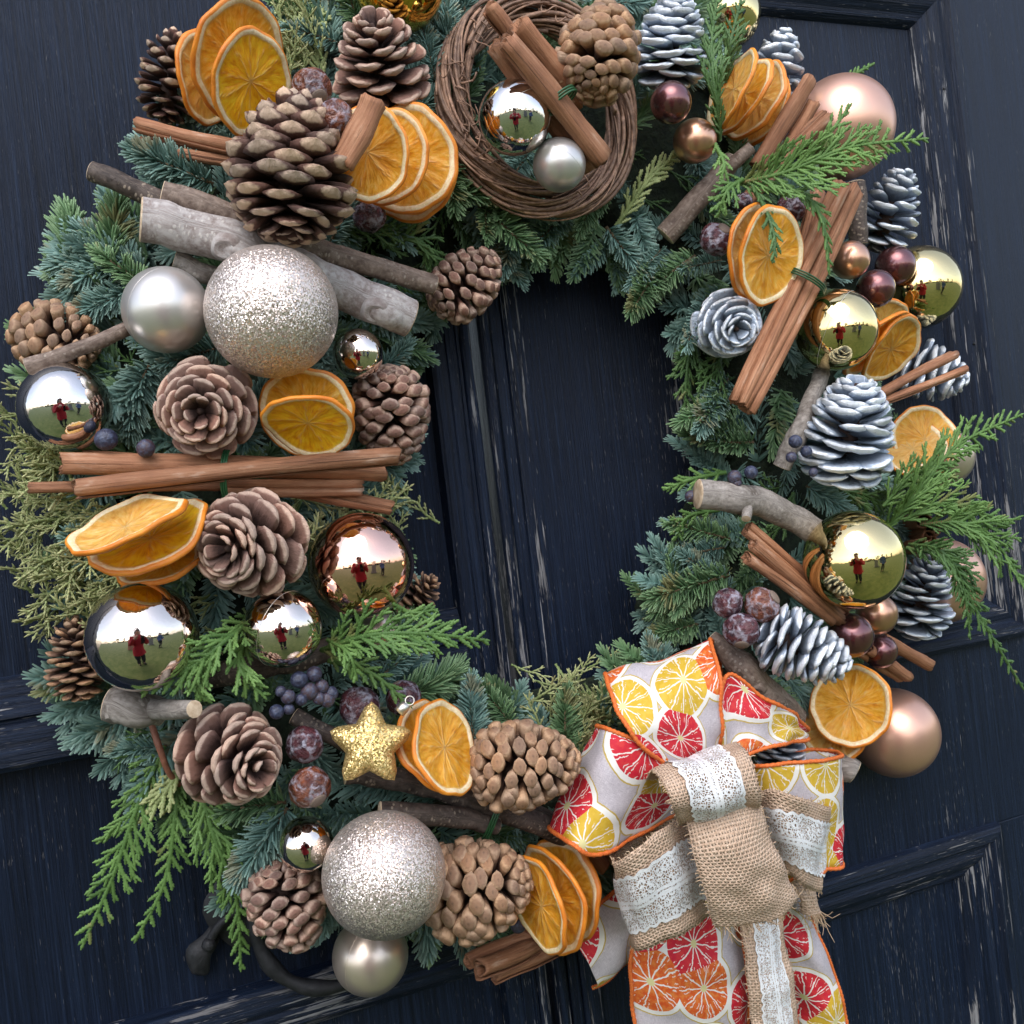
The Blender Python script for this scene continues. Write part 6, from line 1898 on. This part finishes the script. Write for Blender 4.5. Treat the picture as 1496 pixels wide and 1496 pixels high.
# ------------------------------------------------------------------ what the mirror baubles look back at
def skin_person(name, joints, edges, loc, rot, mat, label, root=0):
    o = thing(name, label, 'person', loc); o.rotation_euler = (0, 0, rot)
    me = bpy.data.meshes.new('body')
    me.from_pydata([j[:3] for j in joints], edges, [])
    b = ob('body', me, mat, o)
    b.modifiers.new('skin', 'SKIN').use_smooth_shade = True
    for i, j in enumerate(joints): me.skin_vertices[0].data[i].radius = (j[3], j[4] if len(j) > 4 else j[3])
    me.skin_vertices[0].data[root].use_root = True
    s = b.modifiers.new('sub', 'SUBSURF'); s.levels = s.render_levels = 2
    return o, b

def person(label, loc, rot, top, legs, raised, coat_len):
    # local: faces +y, feet at z=0, 1.66 m tall
    J = [(0, 0, .92, .15, .11), (0, 0, 1.14, .13, .10), (0, -.01, 1.34, .15, .105), (0, 0, 1.43, .055), (0, .01, 1.52, .085, .095), (0, .015, 1.60, .075, .085)]
    E_ = [(0, 1), (1, 2), (2, 3), (3, 4), (4, 5)]
    for s in (-1, 1):
        n = len(J)
        if raised: arm = [(s * .19, 0, 1.37, .06), (s * .25, .10, 1.16, .048), (s * .10, .27, 1.33, .036), (s * .06, .32, 1.38, .030)]
        else: arm = [(s * .19, 0, 1.37, .06), (s * .25, -.02, 1.12, .048), (s * .26, .06, .90, .036), (s * .26, .09, .82, .030)]
        J += arm; E_ += [(2, n), (n, n + 1), (n + 1, n + 2), (n + 2, n + 3)]
        n = len(J)
        J += [(s * .09, 0, .84, .095), (s * .10, .01, .48, .062), (s * .10, -.01, .09, .042), (s * .11, .13, .04, .036)]
        E_ += [(0, n), (n, n + 1), (n + 1, n + 2), (n + 2, n + 3)]
    o, b = skin_person('person', J, E_, loc, rot, M['skin'], label)
    # coat: flared tube over torso, sleeves, collar
    z = np.array([coat_len, coat_len + .12, .92, 1.06, 1.2, 1.32, 1.40, 1.44])
    rx = np.array([.215, .21, .205, .185, .195, .20, .13, .075]); ry = np.array([.165, .16, .15, .135, .145, .14, .10, .075])
    nn = 26; V = []
    for zz, a, c in zip(z, rx, ry):
        for k in range(nn):
            t = 2 * math.pi * k / nn; w = 1 + .03 * math.sin(5 * t + zz * 9)
            V.append((a * math.cos(t) * w, c * math.sin(t) * w, zz))
    F = [(i * nn + k, i * nn + (k + 1) % nn, (i + 1) * nn + (k + 1) % nn, (i + 1) * nn + k) for i in range(len(z) - 1) for k in range(nn)]
    ob('coat', mesh_np('coat', V, F), top, o)
    for s in (-1, 1):
        pts = [(s * .16, 0, 1.38), (s * .25, .10, 1.16), (s * .12, .25, 1.31)] if raised else [(s * .16, 0, 1.38), (s * .25, -.02, 1.12), (s * .26, .05, .92)]
        V, F4, F3 = tube(crom(pts, 16), np.linspace(.085, .052, 16), 12)
        ob('sleeve', mesh_np('sleeve', V, F4, F3), top, o)
        V, F4, F3 = tube(crom([(s * .09, 0, .88), (s * .10, .01, .48), (s * .10, -.01, .06)], 14), np.linspace(.108, .062, 14), 12)
        ob('trouser_leg', mesh_np('trouser_leg', V, F4, F3), legs, o)
        V, F4, F3 = tube(crom([(s * .105, -.05, .04), (s * .108, .06, .045), (s * .11, .19, .032)], 10), np.array([.04, .048, .05, .05, .05, .05, .048, .046, .04, .025]), 10)
        ob('shoe', mesh_np('shoe', V, F4, F3), M['phone'], o)
    bm = bmesh.new(); bmesh.ops.create_icosphere(bm, subdivisions=3, radius=1)
    for v in bm.verts:
        v.co = Vector((v.co.x * .102, v.co.y * .112 - .015, v.co.z * .115 + 1.575))
        if v.co.y > .045 and v.co.z < 1.63: v.co.y = .045
        if v.co.y < 0 and v.co.z < 1.55: v.co.z -= .08
    me = bpy.data.meshes.new('hair'); bm.to_mesh(me); bm.free(); me.polygons.foreach_set('use_smooth', [True] * len(me.polygons))
    ob('hair', me, M['hair'], o)
    return o
back = Vector((CB.x, CB.y, 0)).normalized()
ppos = CAM_POS + back * 0.45; ppos.z = Z0
rz = math.atan2(-back.y, -back.x) - math.pi / 2
person('person in a red coat holding up a phone, mirrored in the baubles', ppos, rz, M['coat_red'], M['cloth_dark'], True, .74)
ph = box_part('phone', -.038, .038, -.005, .005, -.078, .078, M['phone'], None, .003)
ph.location = CAM_POS + CB * .03 + Vector((0, 0, -.05)); ph.rotation_euler = (0, 0, rz)
tag(ph, 'black phone held up in front of the wreath by the person in red', 'phone')
pb = Vector((1.35, -2.6, Z0))
person('person in a blue jacket standing on the lawn, mirrored in the baubles', pb, R_(20), M['cloth_blue'], M['cloth_dark'], False, .82)

def headstone(loc, w, hgt, mat, label):
    o = thing('headstone', label, 'headstone', loc)
    n = 14; out = [(-w / 2, 0)] + [(-w / 2 * math.cos(math.pi * k / n), hgt - w * .3 + w * .3 * math.sin(math.pi * k / n)) for k in range(n + 1)] + [(w / 2, 0)]
    m = len(out); V = [(x, -.06, z + .14) for x, z in out] + [(x, .06, z + .14) for x, z in out]
    F = [(k, (k + 1) % m, m + (k + 1) % m, m + k) for k in range(m)]
    me = bpy.data.meshes.new('slab'); me.from_pydata(V, [], F + [tuple(range(m))[::-1], tuple(range(m, 2 * m))])
    ob('slab', me, mat, o)
    box_part('plinth', -w * .65, w * .65, -.14, .14, 0, .14, mat, o, .01)
headstone((0.85, -4.6, Z0), .85, 1.15, M['stone'], 'grey headstone on the lawn behind the photographer, mirrored in the baubles')
headstone((-1.9, -3.6, Z0), .7, 1.1, M['stone_red'], 'reddish headstone on the lawn left of the photographer, mirrored in the baubles')
# far hedge line
rg = np.random.default_rng(3)
V, F4 = [], []
for k in range(2600):
    a_ = rg.uniform(0, 2 * np.pi); tree = rg.random() < .35
    x = rg.uniform(-60, 60); base = 45 + rg.uniform(0, 4)
    hmax = 2.0 + (5.0 if abs((x % 23) - 11) < 3.2 else 0)
    c = np.array((x, -base, Z0 + rg.uniform(0, hmax))); s = rg.uniform(.4, .9)
    d1 = rg.normal(size=3); d1 /= np.linalg.norm(d1); d2 = np.cross(d1, rg.normal(size=3)); d2 /= np.linalg.norm(d2)
    b = len(V); V += [c - d1 * s, c - d2 * s, c + d1 * s, c + d2 * s]; F4.append((b, b + 1, b + 2, b + 3))
hd = ob('distant_hedge', mesh_np('distant_hedge', V, F4), M['hedge']); hd['kind'] = 'stuff'
hd['label'] = 'far dark hedge and trees at the end of the lawn, mirrored in the baubles'; hd['category'] = 'hedge'
